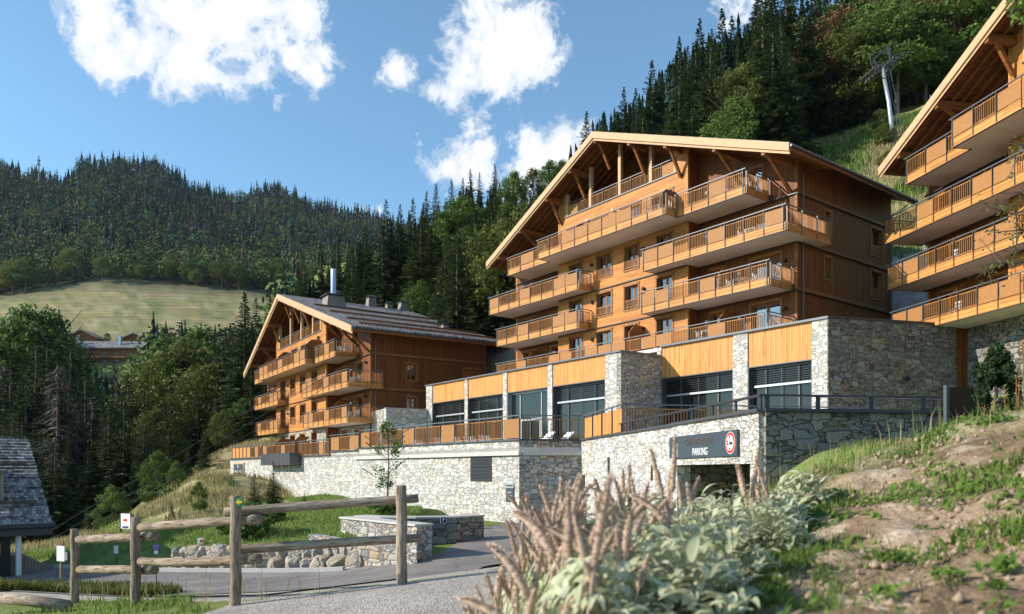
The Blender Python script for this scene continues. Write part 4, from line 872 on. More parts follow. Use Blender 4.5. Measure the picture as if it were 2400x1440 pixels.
# rockery boulders between road and lawn
rb=random.Random(11)
def boulder(x,y,z,s,seed):
    import bmesh
    bm=bmesh.new(); bmesh.ops.create_icosphere(bm,subdivisions=2,radius=1)
    for v in bm.verts:
        n=mnoise.noise(v.co*1.1+Vector((seed*3.7,0,0)))*.55+mnoise.noise(v.co*2.6+Vector((0,seed*2.1,0)))*.18; v.co*=1+n
        v.co=Vector([max(-.72,min(.72,c)) for c in v.co])*1.25
        v.co.x*=s[0]; v.co.y*=s[1]; v.co.z*=s[2]
    me=D.meshes.new('boulder'); bm.to_mesh(me); bm.free(); me.materials.append(M['rock'])
    o=D.objects.new('boulder',me); COL.objects.link(o); o.location=(x,y,z); o.rotation_euler=(rb.uniform(-.3,.3),rb.uniform(-.3,.3),rb.uniform(0,3)); return o
nb=0
for row in range(2):
    x=-11.9
    while x<-4.6:
        w_=rb.uniform(.35,.85)*(1 if row==0 else .75); y=float(np.interp(x,[-30,-17,-5.2,-3],[33,27.6,24.4,26.2]))+.12+row*.28
        zr=float(tps(np.array([x]),np.array([y-.5]))[0]); o=boulder(x+w_*.4,y,zr+.16+row*.38,(w_*.60,.33,.20+.22*w_),nb); tag(o,'pale boulder set in the dry stone bank along the road','boulder','boulders of the stone bank along the road'); x+=w_*.82; nb+=1
kx=np.linspace(-16.5,-5.4,30); m=MB(); ky=[float(np.interp(x,[-30,-17,-5.2],[33,27.6,24.4]))-.42 for x in kx]
for i in range(29):
    za=float(tps(np.array([kx[i]]),np.array([ky[i]]))[0]); zb=float(tps(np.array([kx[i+1]]),np.array([ky[i+1]]))[0]); m.bar((kx[i],ky[i],za+.05),(kx[i+1],ky[i+1],zb+.05),.16,.2)
struct(m.build('kerb',M['concrete']))
# ---------------------------------------------------------------- bottom left chalet seen by its roof
RR_=Vector((-19.4,30.0,1.25)); EE=Vector((-15.95,26.0,-1.87)); ld=Vector((-.75,-.66)).normalized()
hd=empty('shingled_chalet',(EE.x,EE.y,0),math.atan2(-ld.y,-ld.x),'small chalet at the left edge with a striped grey shingle roof','chalet')
hx=-ld; hy=Vector((-hx.y,hx.x)); dv=Vector((RR_.x-EE.x,RR_.y-EE.y)); dxl=dv.dot(hx); dyl=dv.dot(hy)
nrow=26; m=MB()
for i in range(nrow):
    t0=i/nrow;t1=(i+1)/nrow; z0=EE.z+(RR_.z-EE.z)*t0; z1=EE.z+(RR_.z-EE.z)*t1
    xe0=dxl*t0; xe1=dxl*t1
    m.add([(xe0,dyl*t0,z0+.07),(-11,dyl*t0,z0+.07),(-11,dyl*t1,z1+.02),(xe1,dyl*t1,z1+.02),(xe0,dyl*t0,z0-.02),(-11,dyl*t0,z0-.02)],[(0,1,2,3),(0,4,5,1)])
    m.add([(xe0,dyl*t0,z0+.10),(xe1,dyl*t1,z1+.03),(xe1,dyl*t1,z1-.12),(xe0,dyl*t0,z0-.12)],[(0,1,2,3)])
m.add([(0,0,EE.z-.04),(dxl,dyl,RR_.z-.04),(-11,dyl,RR_.z-.04),(-11,0,EE.z-.04)],[(0,1,2,3)])
m.add([(dxl,dyl,RR_.z+.1),(-11,dyl,RR_.z+.1),(-11,dyl*1.15,RR_.z-.6),(dxl,dyl*1.15,RR_.z-.6)],[(0,1,2,3)])
rfD=m.build('roof',M['shingle_slate'],hd)
for f_ in (.18,.62):
    z=EE.z+(RR_.z-EE.z)*f_+.2; MB().tube([(-10.8,dyl*f_-.1,z),(dxl*f_-.35,dyl*f_-.1,z)],.06,8).build('snow_guard',M['bark'],rfD,True)
MB().tube([(.05,-.12,EE.z-.02),(-11,-.12,EE.z-.02)],.1,8).box(-11,.0,-.02,.06,EE.z-.35,EE.z-.0).build('gutter',M['darksteel'],rfD)
for x,y0 in ((-1.55,dyl*.32),(-2.2,dyl*.62)):
    z=EE.z+(RR_.z-EE.z)*(y0/dyl); c=MB().box(x-.55,x+.3,y0-.35,y0+.35,z-.3,z+.75).build('chimney',M['oldwood'],rfD); MB().box(x-.65,x+.4,y0-.45,y0+.45,z+.76,z+.86).build('chimney_cap',M['darkstone'],c)
MB().box(-11,-1.6,1.3,dyl*.8,-4.5,EE.z+.4).build('wall',M['oldwood'],hd)
MB().tube([(-.95,.35,-4.2),(-.95,.35,EE.z)],.09,10).build('white_post',M['white'],hd); MB().box(-1.45,-1.2,.25,.5,-4.4,EE.z).build('dark_post',M['black'],hd)
MB().add([(-1.6,.9,-3.9),(.9,.9,-4.0),(.9,2.2,-4.0),(-1.6,2.2,-3.9),(-1.6,.9,-2.9),(-.6,.9,-3.0),(-.6,2.2,-3.0),(-1.6,2.2,-2.9)],[(0,1,5,4),(1,2,6,5),(4,5,6,7)]).build('shed_roof',M['oldwood'],hd)
# ---------------------------------------------------------------- road signs and small street things at left
def standing(name,label,cat,px,py_base,Y):
    p=at(px,py_base,Y); return empty(name,(p.x,p.y,Hs(p.x,p.y)-.1),0,label,cat),p
b=at(295,1222,33); e=empty('notice_board',(b.x,b.y,0),R(-28),'poster board with a colourful notice on two dark posts beyond the fence','notice board')
zg=Hs(b.x,b.y)-.2
MB().box(-.38,-.33,-.03,.03,zg,b.z+.36).box(.33,.38,-.03,.03,zg,b.z+.36).build('post',M['black'],e); MB().box(-.33,.33,-.02,.02,b.z-.33,b.z+.33).build('board',M['white'],e)
MB().box(-.14,.10,-.03,-.021,b.z+.0,b.z+.10).build('red_picture',M['red'],e); MB().box(-.2,.2,-.03,-.021,b.z-.3,b.z-.22).build('blue_caption',M['navy'],e); MB().box(.39,.5,-.02,.02,b.z-.32,b.z+.3).build('side_strip',M['black'],e)
b=at(143,1298,24); e=empty('back_of_sign',(b.x,b.y,0),R(-25),'blank white road sign board left of the first fence post','sign'); MB().box(-.19,.19,-.02,.0,b.z-.24,b.z+.25).build('board',M['white'],e); MB().tube([(-.02,.03,Hs(b.x,b.y)-.2),(-.02,.03,b.z-.05)],.05,8).build('pole',M['post'],e); MB().box(.2,.32,-.02,.0,b.z-.2,b.z+.06).build('plate',M['alu'],e)
b=at(272,1287,27); e=empty('small_white_sign',(b.x,b.y,0),R(-25),'small white plate standing on the grass slope','sign'); MB().box(-.1,.1,-.01,.01,b.z-.17,b.z+.12).build('plate',M['white'],e); MB().tube([(0,.02,Hs(b.x,b.y)-.1),(0,.02,b.z+.3)],.02,6).build('pole',M['steel'],e)
b=at(366,1262,24); e=empty('round_road_sign',(b.x,b.y,0),R(12),'dark round sign back with a violet no parking disc below it','sign'); disc(.12,0,M['steel'],e,0,b.z,'disc_back'); MB().tube([(0,.02,Hs(b.x,b.y)-.1),(0,.02,b.z)],.02,6).build('pole',M['steel'],e)
disc(.10,-.02,M['purple'],e,0,b.z-.28,'violet_disc'); MB().box(-.06,.06,-.02,-.0,b.z-.5,b.z-.4).build('plate',M['white'],e)
b=at(471,1262,27); e=empty('marker_bollard',(b.x,b.y,0),0,'white bollard with a red square near its top','bollard'); zg=Hs(b.x,b.y); MB().box(-.1,.1,-.07,.07,zg-.1,b.z).build('body',M['white'],e); MB().box(-.02,.09,-.075,-.071,b.z-.14,b.z-.04).build('red_square',M['red'],e)
# ---------------------------------------------------------------- ski lift pylon on the hill
def spot(px,Y): x=(px-1200)/F*Y; return Vector((x,Y,Hs(x,Y)))
pb=at(2099,283,82); pb.z=min(pb.z,Hs(pb.x,pb.y)+.3); ptp=at(2068,160,84); py_=empty('ski_lift_pylon',tuple(pb),0,'leaning grey tubular ski lift pylon on the hillside','pylon')
tp=ptp-pb; MB().tube([(0,0,-3),tuple(tp*.5),tuple(tp)],[.25,.22,.19],16).build('mast',M['alu'],py_,True)
ax=Vector((.62,.1,.32)); 
m=MB().bar(tp-ax*1.6+Vector((0,0,-.3)),tp+ax*1.9+Vector((0,0,.1)),.35,.3).build('crossarm',M['steel'],py_)
MB().bar(tp+Vector((-.5,0,.1)),tp+Vector((-1.0,0,1.0)),.14,.14).bar(tp+Vector((-1.0,0,1.0)),tp+Vector((.8,0,2.5)),.14,.14).bar(tp+Vector((.8,0,2.5)),tp+Vector((.85,0,.9)),.14,.14).build('lifting_frame',M['steel'],py_)
for c in (-1.0,1.0):
    q=tp+ax*1.7*c; m=MB(); m.bar(q+Vector((-.5,-1.8,-.2)),q+Vector((-.5,1.8,.2)),.12,.14); m.bar(q+Vector((-1.2,-1.8,-.1)),q+Vector((1.2,-1.8,.4)),.08,.08); m.bar(q+Vector((-1.2,1.8,-.1)),q+Vector((1.2,1.8,.4)),.08,.08)
    for j in range(5): y=-1.5+j*.75; m.tube([q+Vector((-.15,y,-.25)),q+Vector((.15,y,-.2))],.24,10)
    m.tube([q+Vector((-1.2,-1.8,0)),q+Vector((-1.2,-1.7,1.1)),q+Vector((1.0,-1.6,1.5))],.04,6); m.build('roller_train',M['steel'],py_)
MB().tube([tuple(Vector((.55,-.1,-1))),tuple(tp+Vector((.5,-.1,-.3)))],.04,6).tube([tuple(Vector((.95,-.1,-1))),tuple(tp+Vector((.85,-.1,-.3)))],.04,6).build('ladder',M['steel'],py_)
# ---------------------------------------------------------------- overhead cables
def cable(label,p,q,sag,r=.03):
    pts=[]
    for i in range(25):
        t=i/24; v=p*(1-t)+q*t; v.z-=sag*4*t*(1-t); pts.append(v)
    o=MB().tube(pts,r,5).build('overhead_cable',M['steel']); tag(o,label,'cable','overhead cables crossing the valley')
for a_,b_,lb in (((60,1318,48),(1290,552,106),'lowest of the overhead cables running up behind the left chalet'),((75,1290,48),(1290,520,106),'second overhead cable running up behind the left chalet'),((100,1255,50),(1300,470,112),'third overhead cable, thin against the dark trees')):
    cable(lb,at(*a_),at(*b_),1.2,.022)
# ---------------------------------------------------------------- houses across the valley
def farhouse(name,label,px0,px1,pyb,pyt,Y,kind,group='houses across the valley'):
    a=at(px0,pyb,Y); b=at(px1,pyb,Y); w_=b.x-a.x; h=(pyb-pyt)/F*Y; e=empty(name,(a.x,Y,a.z),0,label,'house',group)
    if kind=='gable':
        hw=h*.42; MB().add([(w_*.06,0,-5),(w_*.94,0,-5),(w_*.94,0,hw),(w_/2,0,h*.93),(w_*.06,0,hw),(w_*.06,9,-5),(w_*.94,9,-5),(w_*.94,9,hw),(w_/2,9,h*.93),(w_*.06,9,hw)],[(0,1,2,3,4),(5,9,8,7,6),(1,6,7,2),(0,4,9,5)]).build('wall',M['larch_v'],e)
        r=MB()
        for s,(xa,xb) in ((1,(0,w_/2)),(-1,(w_,w_/2))): r.add([(xa,-1.3,hw*.75),(xb,-1.3,h),(xb,10,h),(xa,10,hw*.75),(xa,-1.3,hw*.75-.5),(xb,-1.3,h-.5),(xb,10,h-.5),(xa,10,hw*.75-.5)],[(0,1,2,3),(4,5,6,7),(0,1,5,4),(0,3,7,4)])
        rr=r.build('roof',M['oldwood'],e); MB().box(w_*.3,w_*.3+.9,2,3,hw,h+.8).build('chimney',M['alu'],rr)
        for q in (.35,.6): f=MB().box(w_*q,w_*q+1.0,-.1,-.01,hw*.1,hw*.1+1.2).build('window',M['frame'],e); MB().box(w_*q+.15,w_*q+.85,-.13,-.101,hw*.1+.15,hw*.1+1.05).build('pane',M['dglass'],f)
    else:
        hw=h*.62; MB().box(w_*.02,w_*.98,0,10,-6,hw).build('wall',M['beam'] if kind=='long' else M['render'],e)
        r=MB().add([(0,-1.6,hw),(w_,-1.6,hw),(w_,5,h),(0,5,h),(0,-1.6,hw-.4),(w_,-1.6,hw-.4),(w_,11,hw),(0,11,hw)],[(0,1,2,3),(0,4,5,1),(3,2,6,7)]).build('roof',M['shingle_x'],e)
        MB().box(w_*.05,w_*.05+1.1,1,2.2,hw,h+1.6).build('chimney',M['alu'],r)
        if kind=='long': MB().box(w_*.63,w_*.63+1.1,1,2.2,hw,h+1.6).build('chimney',M['alu'],r)
        nwn=max(2,int(w_/5))
        for lv in range(2 if kind=='long' else 1):
            for i in range(nwn):
                x=w_*.06+i*w_*.9/nwn; z=hw-2.2-lv*2.9; f=MB().box(x,x+2.2,-.12,-.01,z-1.0,z+.4).build('window',M['frame'],e); MB().box(x+.15,x+2.05,-.15,-.121,z-.85,z+.25).build('pane',M['dglass'],f)
            if kind=='long': MB().box(w_*.03,w_*.97,-1.3,-.0,hw-4.1-lv*2.9,hw-3.4-lv*2.9).build('balcony',M['frame'],e)
farhouse('distant_chalet','long distant apartment chalet with a grey roof between the trees across the valley',163,338,850,795,300,'long')
farhouse('distant_chalet','left of the two distant gabled chalets above the long grey roof',152,232,800,772,330,'gable')
farhouse('distant_chalet','right of the two distant gabled chalets above the long grey roof',276,354,804,780,328,'gable')
farhouse('distant_chalet','tiny gabled distant chalet right of the others at the foot of the meadow',424,456,790,776,334,'gable')
farhouse('distant_house','pale distant house at the far left below the meadow',-40,28,806,782,322,'plain')
farhouse('distant_house','dark roofed distant house at the left edge below the bright field',-50,16,905,868,200,'plain')
b=at(91,396,820); e=empty('radio_mast',(b.x,b.y,b.z-14),0,'thin radio mast on the forested ridge at left','mast'); MB().tube([(0,0,0),(0,0,28)],[.9,.5],5).build('mast_pole',M['steel'],e); MB().box(-1.2,1.2,-1,1,18,20).box(-1.1,1.1,-1,1,22,24).build('antenna_panels',M['steel'],e)
# ---------------------------------------------------------------- furniture on balconies and terraces
def chair_():
    e=empty('balcony_chair',(0,0,0)); m=MB()
    MB().box(-.22,.22,-.22,.22,.42,.45).build('seat',M['white'],e)
    b=MB(); 
    for i in range(5): b.box(-.2+i*.09,-.2+i*.09+.05,.2,.23,.45,.86)
    b.box(-.22,.22,.195,.235,.82,.88).build('backrest',M['white'],e)
    for sx in (-.2,.2):
        for sy in (-.2,.2): MB().bar((sx,sy,0),(sx*.95,sy*.95,.42),.03,.03).build('leg',M['white'],e)
    return e
def table_():
    e=empty('balcony_table',(0,0,0)); MB().box(-.4,.4,-.4,.4,.72,.75).build('table_top',M['white'],e)
    for sx in (-.34,.34):
        for sy in (-.34,.34): MB().box(sx-.02,sx+.02,sy-.02,sy+.02,0,.72).build('leg',M['white'],e)
    return e
def lounger_():
    e=empty('sun_lounger',(0,0,0)); MB().box(-.33,.33,-1.0,.25,.30,.36).build('seat',M['white'],e)
    MB().add([(-.33,.25,.32),(.33,.25,.32),(.33,.85,.85),(-.33,.85,.85),(-.33,.29,.27),(.33,.29,.27),(.33,.89,.80),(-.33,.89,.80)],[(0,1,2,3),(7,6,5,4),(0,3,7,4),(1,5,6,2),(3,2,6,7)]).build('backrest',M['white'],e)
    for sx in (-.3,.3):
        for sy in (-.8,.2): MB().box(sx-.02,sx+.02,sy-.02,sy+.02,0,.30).build('leg',M['white'],e)
    return e
def locB(chal,t,o,z,rz=0):
    c,s=math.cos(chal.rotation_euler.z),math.sin(chal.rotation_euler.z); x,y=-t,-o
    return (chal.location.x+c*x-s*y,chal.location.y+s*x+c*y,z),chal.rotation_euler.z+rz
protos={'chair':chair_(),'table':table_(),'lounger':lounger_()}; usedp=set()
def furn(kind,pos,label,cat,group):
    p=protos[kind]; o=p if kind not in usedp else copy_tree(p); usedp.add(kind); o.location=pos[0]; o.rotation_euler=(0,0,pos[1]); tag(o,label,cat,group)
GC='white chairs on the chalet balconies'; GT='white tables on the chalet balconies'
for ch,t,o,z,where in ((chB,3.4,1.4,16.93,'top right balcony of the middle chalet'),(chB,8.6,2.6,16.93,'top middle balcony of the middle chalet'),(chB,2.2,1.2,14.0,'second highest right balcony of the middle chalet'),
   (chB,3.0,1.3,11.12,'third right balcony of the middle chalet'),(chB,25.2,1.3,11.12,'lower left balcony of the middle chalet'),(chB,5.2,1.6,8.2,'roof terrace of the middle chalet'),
   (chA,3.9,1.1,10.8,'top right balcony of the left chalet'),(chA,1.0,1.0,7.68,'second right balcony of the left chalet'),(chA,1.6,1.0,4.55,'lowest right balcony of the left chalet')):
    furn('table',locB(ch,t,o,z),'white table on the '+where,'table',GT)
    furn('chair',locB(ch,t+.75,o,z,R(90)),'white chair left of the table on the '+where,'chair',GC)
    furn('chair',locB(ch,t-.75,o,z,R(-90)),'white chair right of the table on the '+where,'chair',GC)
furn('chair',locB(chC,23.6,1.9,10.98+.2,0),'white chair on the third balcony of the right chalet','chair',GC)
furn('chair',locB(chC,24.4,2.0,16.95,0),'white chair on the top balcony of the right chalet','chair',GC)
furn('chair',locB(chC,23.4,1.9,8.3,0),'white chair on the lowest balcony of the right chalet','chair',GC)
GL='white sun loungers on the restaurant terrace'
for px,Y in ((1245,37.4),(1290,37.6)):
    p=at(px,1020,Y); furn('lounger',((p.x+.3,p.y,1.1),R(-62)),'white sun lounger behind the slatted corner railing, '+('left one' if px<1260 else 'right one'),'lounger',GL)
for i,(px,Y) in enumerate(((1035,44),(1075,43),(1110,42),(1145,41),(985,47))):
    p=at(px,1020,Y); furn('lounger',((p.x,p.y,1.1),R(20)),'white lounger half hidden behind the long terrace railing, '+['under the second window','left of the door','below the glass door','right of the door','farthest left'][i],'lounger',GL)
# glass windbreak on the bank at right
b=at(2218,1025,12.4); e=empty('glass_screen',(b.x,b.y,0),R(16),'tinted glass screen with a tall grey post on the bank at right','screen')
MB().box(-.03,.03,-.03,.03,-.6,at(2218,903,12.4).z).build('post',M['steel'],e); MB().box(.05,.55,-.01,.01,at(0,1010,12.4).z,at(0,908,12.4).z).build('glass_pane',M['dglass'],e); MB().box(.55,.6,-.03,.03,-.6,at(0,915,12.4).z).build('post',M['steel'],e)
b=at(2200,1032,12.2); e=empty('capped_pier',(b.x,b.y,0),R(9),'low pale stone pier with a white cap on the bank at right','pier'); MB().box(-.22,.22,-.05,.35,-1.2,b.z-.02).build('stone_facing',M['stone'],e); MB().box(-.28,.28,-.1,.4,b.z-.02,b.z+.04).build('capping',M['concrete'],e)
# ---------------------------------------------------------------- vegetation
def quads_from(C,A,B):
    """centre, half axes -> diamond/leaf quads"""
    n=len(C); v=np.stack([C-A,C-B*.9+A*.1,C+A,C+B],1).reshape(-1,3); f=np.arange(4*n).reshape(n,4); return v,f
def unit(v): return v/np.maximum(np.linalg.norm(v,axis=-1,keepdims=True),1e-9)
def spruce_mesh(seed,H0=22.0,Rm=4.0,lev=52,dens=1.0,skirt=.06,narrow=.9,ragged=.3):
    r=np.random.RandomState(seed); Cs=[];As=[];Bs=[];lv=[]
    for i in range(lev):
        h=skirt+(1-skirt)*(i/(lev-1)); R_=Rm*((1-h)**narrow)*(.82+.36*r.rand())+.02; q_=.35+.65*min(1,(1-h)*1.6)
        nb=int((8-4*h)*dens)+2; z=H0*h
        for b in range(nb):
            a=r.rand()*6.283; Rb=R_*(1-ragged+ragged*1.7*r.rand()); ns=max(2,int(Rb*3.2)); up=.55*h-.10
            for s in range(ns):
                t=(s+.7)/ns; rad_=Rb*t; dz=rad_*up-.34*rad_*t*(1-h)-.08*r.rand()
                c=np.array([math.cos(a)*rad_,math.sin(a)*rad_,z+dz]); out=np.array([math.cos(a),math.sin(a),up-.5*t*(1-h)]); side=np.array([-math.sin(a),math.cos(a),0])
                wd=(.56-.30*t)*(.6+.8*r.rand())*q_; ln=.40*(.8+.5*r.rand())*q_
                for sg in (-1,1):
                    d=out*.7+side*sg*.7+np.array([0,0,-.35*r.rand()]); d/=np.linalg.norm(d); nn=np.array([0,0,1.])+.45*r.randn(3); w=np.cross(d,nn); w/=np.linalg.norm(w)+1e-9
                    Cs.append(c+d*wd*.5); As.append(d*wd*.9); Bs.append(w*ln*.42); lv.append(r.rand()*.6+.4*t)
                if r.rand()<.45: Cs.append(c+np.array([0,0,-.14*q_])); As.append(np.array([0,0,-.36])*q_+side*.08*r.randn()); Bs.append(out*.13*q_); lv.append(r.rand()*.35)
    Cs.append(np.array([0,0,H0*.985])); As.append(np.array([0,0,H0*.03])); Bs.append(np.array([.08,0,0])); lv.append(.5); Cs.append(np.array([0,0,H0*.985])); As.append(np.array([0,0,H0*.03])); Bs.append(np.array([0,.08,0])); lv.append(.5)
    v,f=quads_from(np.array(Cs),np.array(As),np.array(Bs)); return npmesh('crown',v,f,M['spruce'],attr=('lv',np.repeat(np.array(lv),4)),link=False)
def decid_mesh(seed,H0=14.0,R_=5.0,nl=26,per=110,mt='decid',leaf=.30,lo=.25,elong=1.0,droop=0,sparse=0):
    r=np.random.RandomState(seed); Cs=[];As=[];Bs=[];lv=[]
    for i in range(nl):
        h=lo+(1-lo)*(.06+.88*r.rand()); a=r.rand()*6.283; env=math.sin(min(1,(h-lo)/(1-lo)*1.02+.06)*math.pi)**.6; rr=R_*env*(.35+.62*r.rand()**.5)
        c=np.array([math.cos(a)*rr,math.sin(a)*rr,H0*h]); s=R_*(.15+.17*r.rand()); tone=r.rand()*.35
        d=unit(r.randn(per,3)); rad_=s*(.72+.36*r.rand(per,1))*(1+.25*np.sin(5*d[:,:1]+3*d[:,1:2]+i)); p=c+d*rad_*np.array([1,1,.8*elong])
        nrm=unit(d+.7*r.randn(per,3)); t1=unit(np.cross(nrm,r.randn(per,3))); t2=np.cross(nrm,t1); sz=leaf*(.6+.8*r.rand(per,1))
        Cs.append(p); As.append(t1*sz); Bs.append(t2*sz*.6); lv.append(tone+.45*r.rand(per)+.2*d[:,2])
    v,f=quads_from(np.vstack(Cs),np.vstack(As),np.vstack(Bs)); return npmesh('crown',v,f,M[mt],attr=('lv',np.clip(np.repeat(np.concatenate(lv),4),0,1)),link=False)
def trunk_mesh(H0,r0,limbs=0,seed=0,top=.95):
    m=MB(); r=random.Random(seed); m.tube([(0,0,-1.5),(0,0,H0*.15),(.05,.05,H0*.5),(0,0,H0*top)],[r0*1.2,r0,r0*.6,.03],8)
    for i in range(limbs):
        z=H0*(.3+.5*r.random()); a=r.random()*6.28; L=H0*.22; m.tube([(0,0,z),(math.cos(a)*L*.5,math.sin(a)*L*.5,z+L*.4),(math.cos(a)*L,math.sin(a)*L,z+L*.8)],[r0*.4,r0*.25,.03],5)
    me=D.meshes.new('trunk'); me.from_pydata(m.v,[],m.f); me.materials.append(M['bark']); me.update(); return me
SP=[(spruce_mesh(1,22,3.7),trunk_mesh(22,.28)),(spruce_mesh(2,22,3.0,50,1,.1,.85,.4),trunk_mesh(22,.25)),(spruce_mesh(3,22,4.3,52,1.15,.03,1.0,.3),trunk_mesh(22,.3)),(spruce_mesh(4,22,3.3,48,.8,.16,.8,.55),trunk_mesh(22,.26)),(spruce_mesh(5,22,3.9,54,1.15,.06,.95,.25),trunk_mesh(22,.28))]
DE=[(decid_mesh(11,20,6.0,80,120,'decid',.24),trunk_mesh(20,.32,8,1,.8)),(decid_mesh(12,20,6.8,90,120,'olive',.24),trunk_mesh(20,.35,8,2,.8)),(decid_mesh(13,20,5.2,76,120,'decid',.22,.15,1.3),trunk_mesh(20,.3,8,3,.8)),(decid_mesh(14,20,5.4,54,110,'rust',.20),trunk_mesh(20,.3,10,4,.85)),(decid_mesh(15,20,5.4,70,120,'olive',.21,.2,1.2),trunk_mesh(20,.3,9,5,.85))]
def dead_mesh(seed):
    r=np.random.RandomState(seed); m=MB()
    for i in range(210):
        h=.12+.86*r.rand(); a=r.rand()*6.28; L=2.6*(1-h)+.4; z=22*h; m.tube([(0,0,z),(math.cos(a)*L*.6,math.sin(a)*L*.6,z-.15),(math.cos(a+.15)*L,math.sin(a+.15)*L,z-.6-.2*r.rand())],[.05,.03,.01],3,False)
        for k in range(3):
            q=(.4+.5*r.rand())*L; b=a+r.randn()*.5; m.tube([(math.cos(a)*q,math.sin(a)*q,z-.2),(math.cos(a)*q+math.cos(b)*.6,math.sin(a)*q+math.sin(b)*.6,z-.7)],[.022,.008],3,False)
    me=D.meshes.new('crown'); me.from_pydata(m.v,[],m.f); me.materials.append(M['dead']); me.update(); return me
DD=[(dead_mesh(21),trunk_mesh(22,.2)),(dead_mesh(22),trunk_mesh(22,.18))]
tr_=random.Random(77)
KN={'s':'spruce_tree','d':'leafy_tree','x':'dead_spruce'}
ntree=0
def tree(kind,var,x,y,h,label,group,sink=.3,wide=1.0):
    global ntree
    crown,trunk={'s':SP,'d':DE,'x':DD}[kind][var]; base=22. if kind!='d' else 20.
    s=h/base; e=D.objects.new(KN[kind],None); COL.objects.link(e); e.location=(x,y,Hs(x,y)-sink); e.rotation_euler=(0,0,tr_.uniform(0,6.28)); e.scale=(s*wide,s*wide,s)
    e['label']=label; e['category']={'s':'spruce','d':'tree','x':'dead spruce'}[kind]
    if group: e['group']=group
    for nm,me in (('crown',crown),('trunk',trunk)):
        o=D.objects.new(nm,me); COL.objects.link(o); o.parent=e
    ntree+=1; return e
def tree_px(kind,var,px,ytop,Y,label,group,wide=1.0,hmax=34):
    x=(px-1200)/F*Y; zt_=(HZ-ytop)/F*Y; h=min(zt_-Hs(x,Y)+.3,hmax)
    if kind=='s' and h>12: wide*=1.3
    if h>1: return tree(kind,var,x,Y,h,label,group,wide=wide)
def stand(n,px0,px1,Y0,Y1,sil,label,group,mixf,seed,jit=40,near=130,hmin=9,hmax=31,excl=None,wide=(1.1,1.5)):
    r=random.Random(seed); pts=[]; c=0; tries=0
    while c<n and tries<n*40:
        tries+=1; px=r.uniform(px0,px1); Y=Y0+(Y1-Y0)*r.random()**.8; x=(px-1200)/F*Y
        if excl and excl(x,Y,px): continue
        if any((x-a)**2+(Y-b)**2<3.1**2 for a,b in pts): continue
        fr=(Y-Y0)/(Y1-Y0); ytop=float(np.interp(px,sil[0],sil[1]))+abs(r.gauss(0,jit))+(1-fr)*near*r.random()
        zt_=(HZ-ytop)/F*Y; h=zt_-Hs(x,Y)
        if h>hmax: h=hmax-r.random()*6
        if h<hmin: continue
        k,v=mixf(r,px,Y)
        if k=='d': h=min(h,r.uniform(12,19))
        lab=label[k]+zone(px,Y,Y0,Y1)
        tree(k,v,x,Y,h,lab,group,wide=r.uniform(*wide)); pts.append((x,Y)); c+=1
def zone(px,Y,Y0,Y1):
    row='front' if Y<Y0+(Y1-Y0)*.5 else 'back'
    if px<640: w_='at the left edge' if px<60 else 'above the shingled roof' if px<150 else 'below the distant chalets' if px<340 else 'above the log fence' if px<480 else 'next to the left chalet'
    elif px<1420: w_='above the left chalet ridge end' if px<760 else 'above the metal flue' if px<900 else 'above the left chalet chimneys' if px<1100 else 'beside the middle chalet eaves'
    else: w_='above the middle chalet ridge' if px<1560 else 'above the middle chalet verge' if px<1760 else 'above the middle chalet eaves' if px<1950 else 'left of the ski lift pylon' if px<2060 else 'right of the ski lift pylon'
    return ', %s row, %s'%(row,w_)
def mixer(ps,pd,px_,dv=(0,1,2,4)):
    def f(r,px,Y):
        q=r.random()
        if q<ps: return 's',r.randrange(5)
        if q<ps+pd: return 'd',r.choice(dv)
        return 'x',r.randrange(2)
    return f
LB=lambda w:{'s':'dark spruce '+w,'d':'leafy green tree '+w,'x':'grey leafless dead spruce '+w}
# explicit skyline trees
G2='trees behind the chalets'
for i,(px,yt,Y,v) in enumerate(((572,686,100,0),(600,700,104,1),(632,690,106,2),(668,655,112,0),(712,600,118,4),(752,575,120,2),(790,545,118,0),(822,560,122,1),(856,528,118,2),(905,470,116,0),(938,480,122,1),(968,466,118,3),(1000,450,120,4),(1022,432,116,1),(1058,422,118,0),(1085,418,120,2),(1102,398,114,3),(1124,404,118,1),(1160,386,112,0),(1190,430,116,4),(1228,420,112,1))):
    tree_px('s',v,px,yt,Y,'dark spruce number %s along the skyline between the left and middle chalets'%['one','two','three','four','five','six','seven','eight','nine','ten','eleven','twelve','thirteen','fourteen','fifteen','sixteen','seventeen','eighteen','nineteen','twenty','twenty one'][i] if False else 'tall dark spruce on the skyline between the left and middle chalets',G2,hmax=40)
for px,yt,Y,v in ((1205,402,108,0),(1250,392,110,4),(1290,378,106,0),(1320,372,108,4)):
    tree_px('d',v,px,yt,Y,'tall leafy tree on the skyline left of the middle chalet roof',G2,hmax=34,wide=.8)
tree_px('d',2,985,655,97,'rounded bright green tree just behind the left chalet roof',None,wide=1.2)
tree_px('s',1,1030,690,95,'small slim spruce beside the bright green tree behind the left chalet',None)
stand(46,640,1420,96,136,([600,700,800,900,1000,1100,1200,1300,1420],[730,640,570,510,480,440,430,420,420]),LB('in the stand'),G2,mixer(.97,.03,0),101,jit=30,near=170,hmax=40)
G3='trees of the forest on the hill behind the right chalets'
for px,yt,Y,v in ((1375,262,110,3),(1413,266,114,1),(1462,206,108,0),(1490,208,112,2),(1528,143,104,3),(1560,165,112,0),(1592,88,112,2),(1612,110,106,1),(1640,46,110,0),(1668,70,114,4),(1692,22,108,1),(1715,40,112,0),(1745,60,110,2),(1775,0,108,4)):
    tree_px('s',v,px,yt,Y,'tall dark spruce on the stepped skyline above the middle chalet roof',G3,hmax=42)
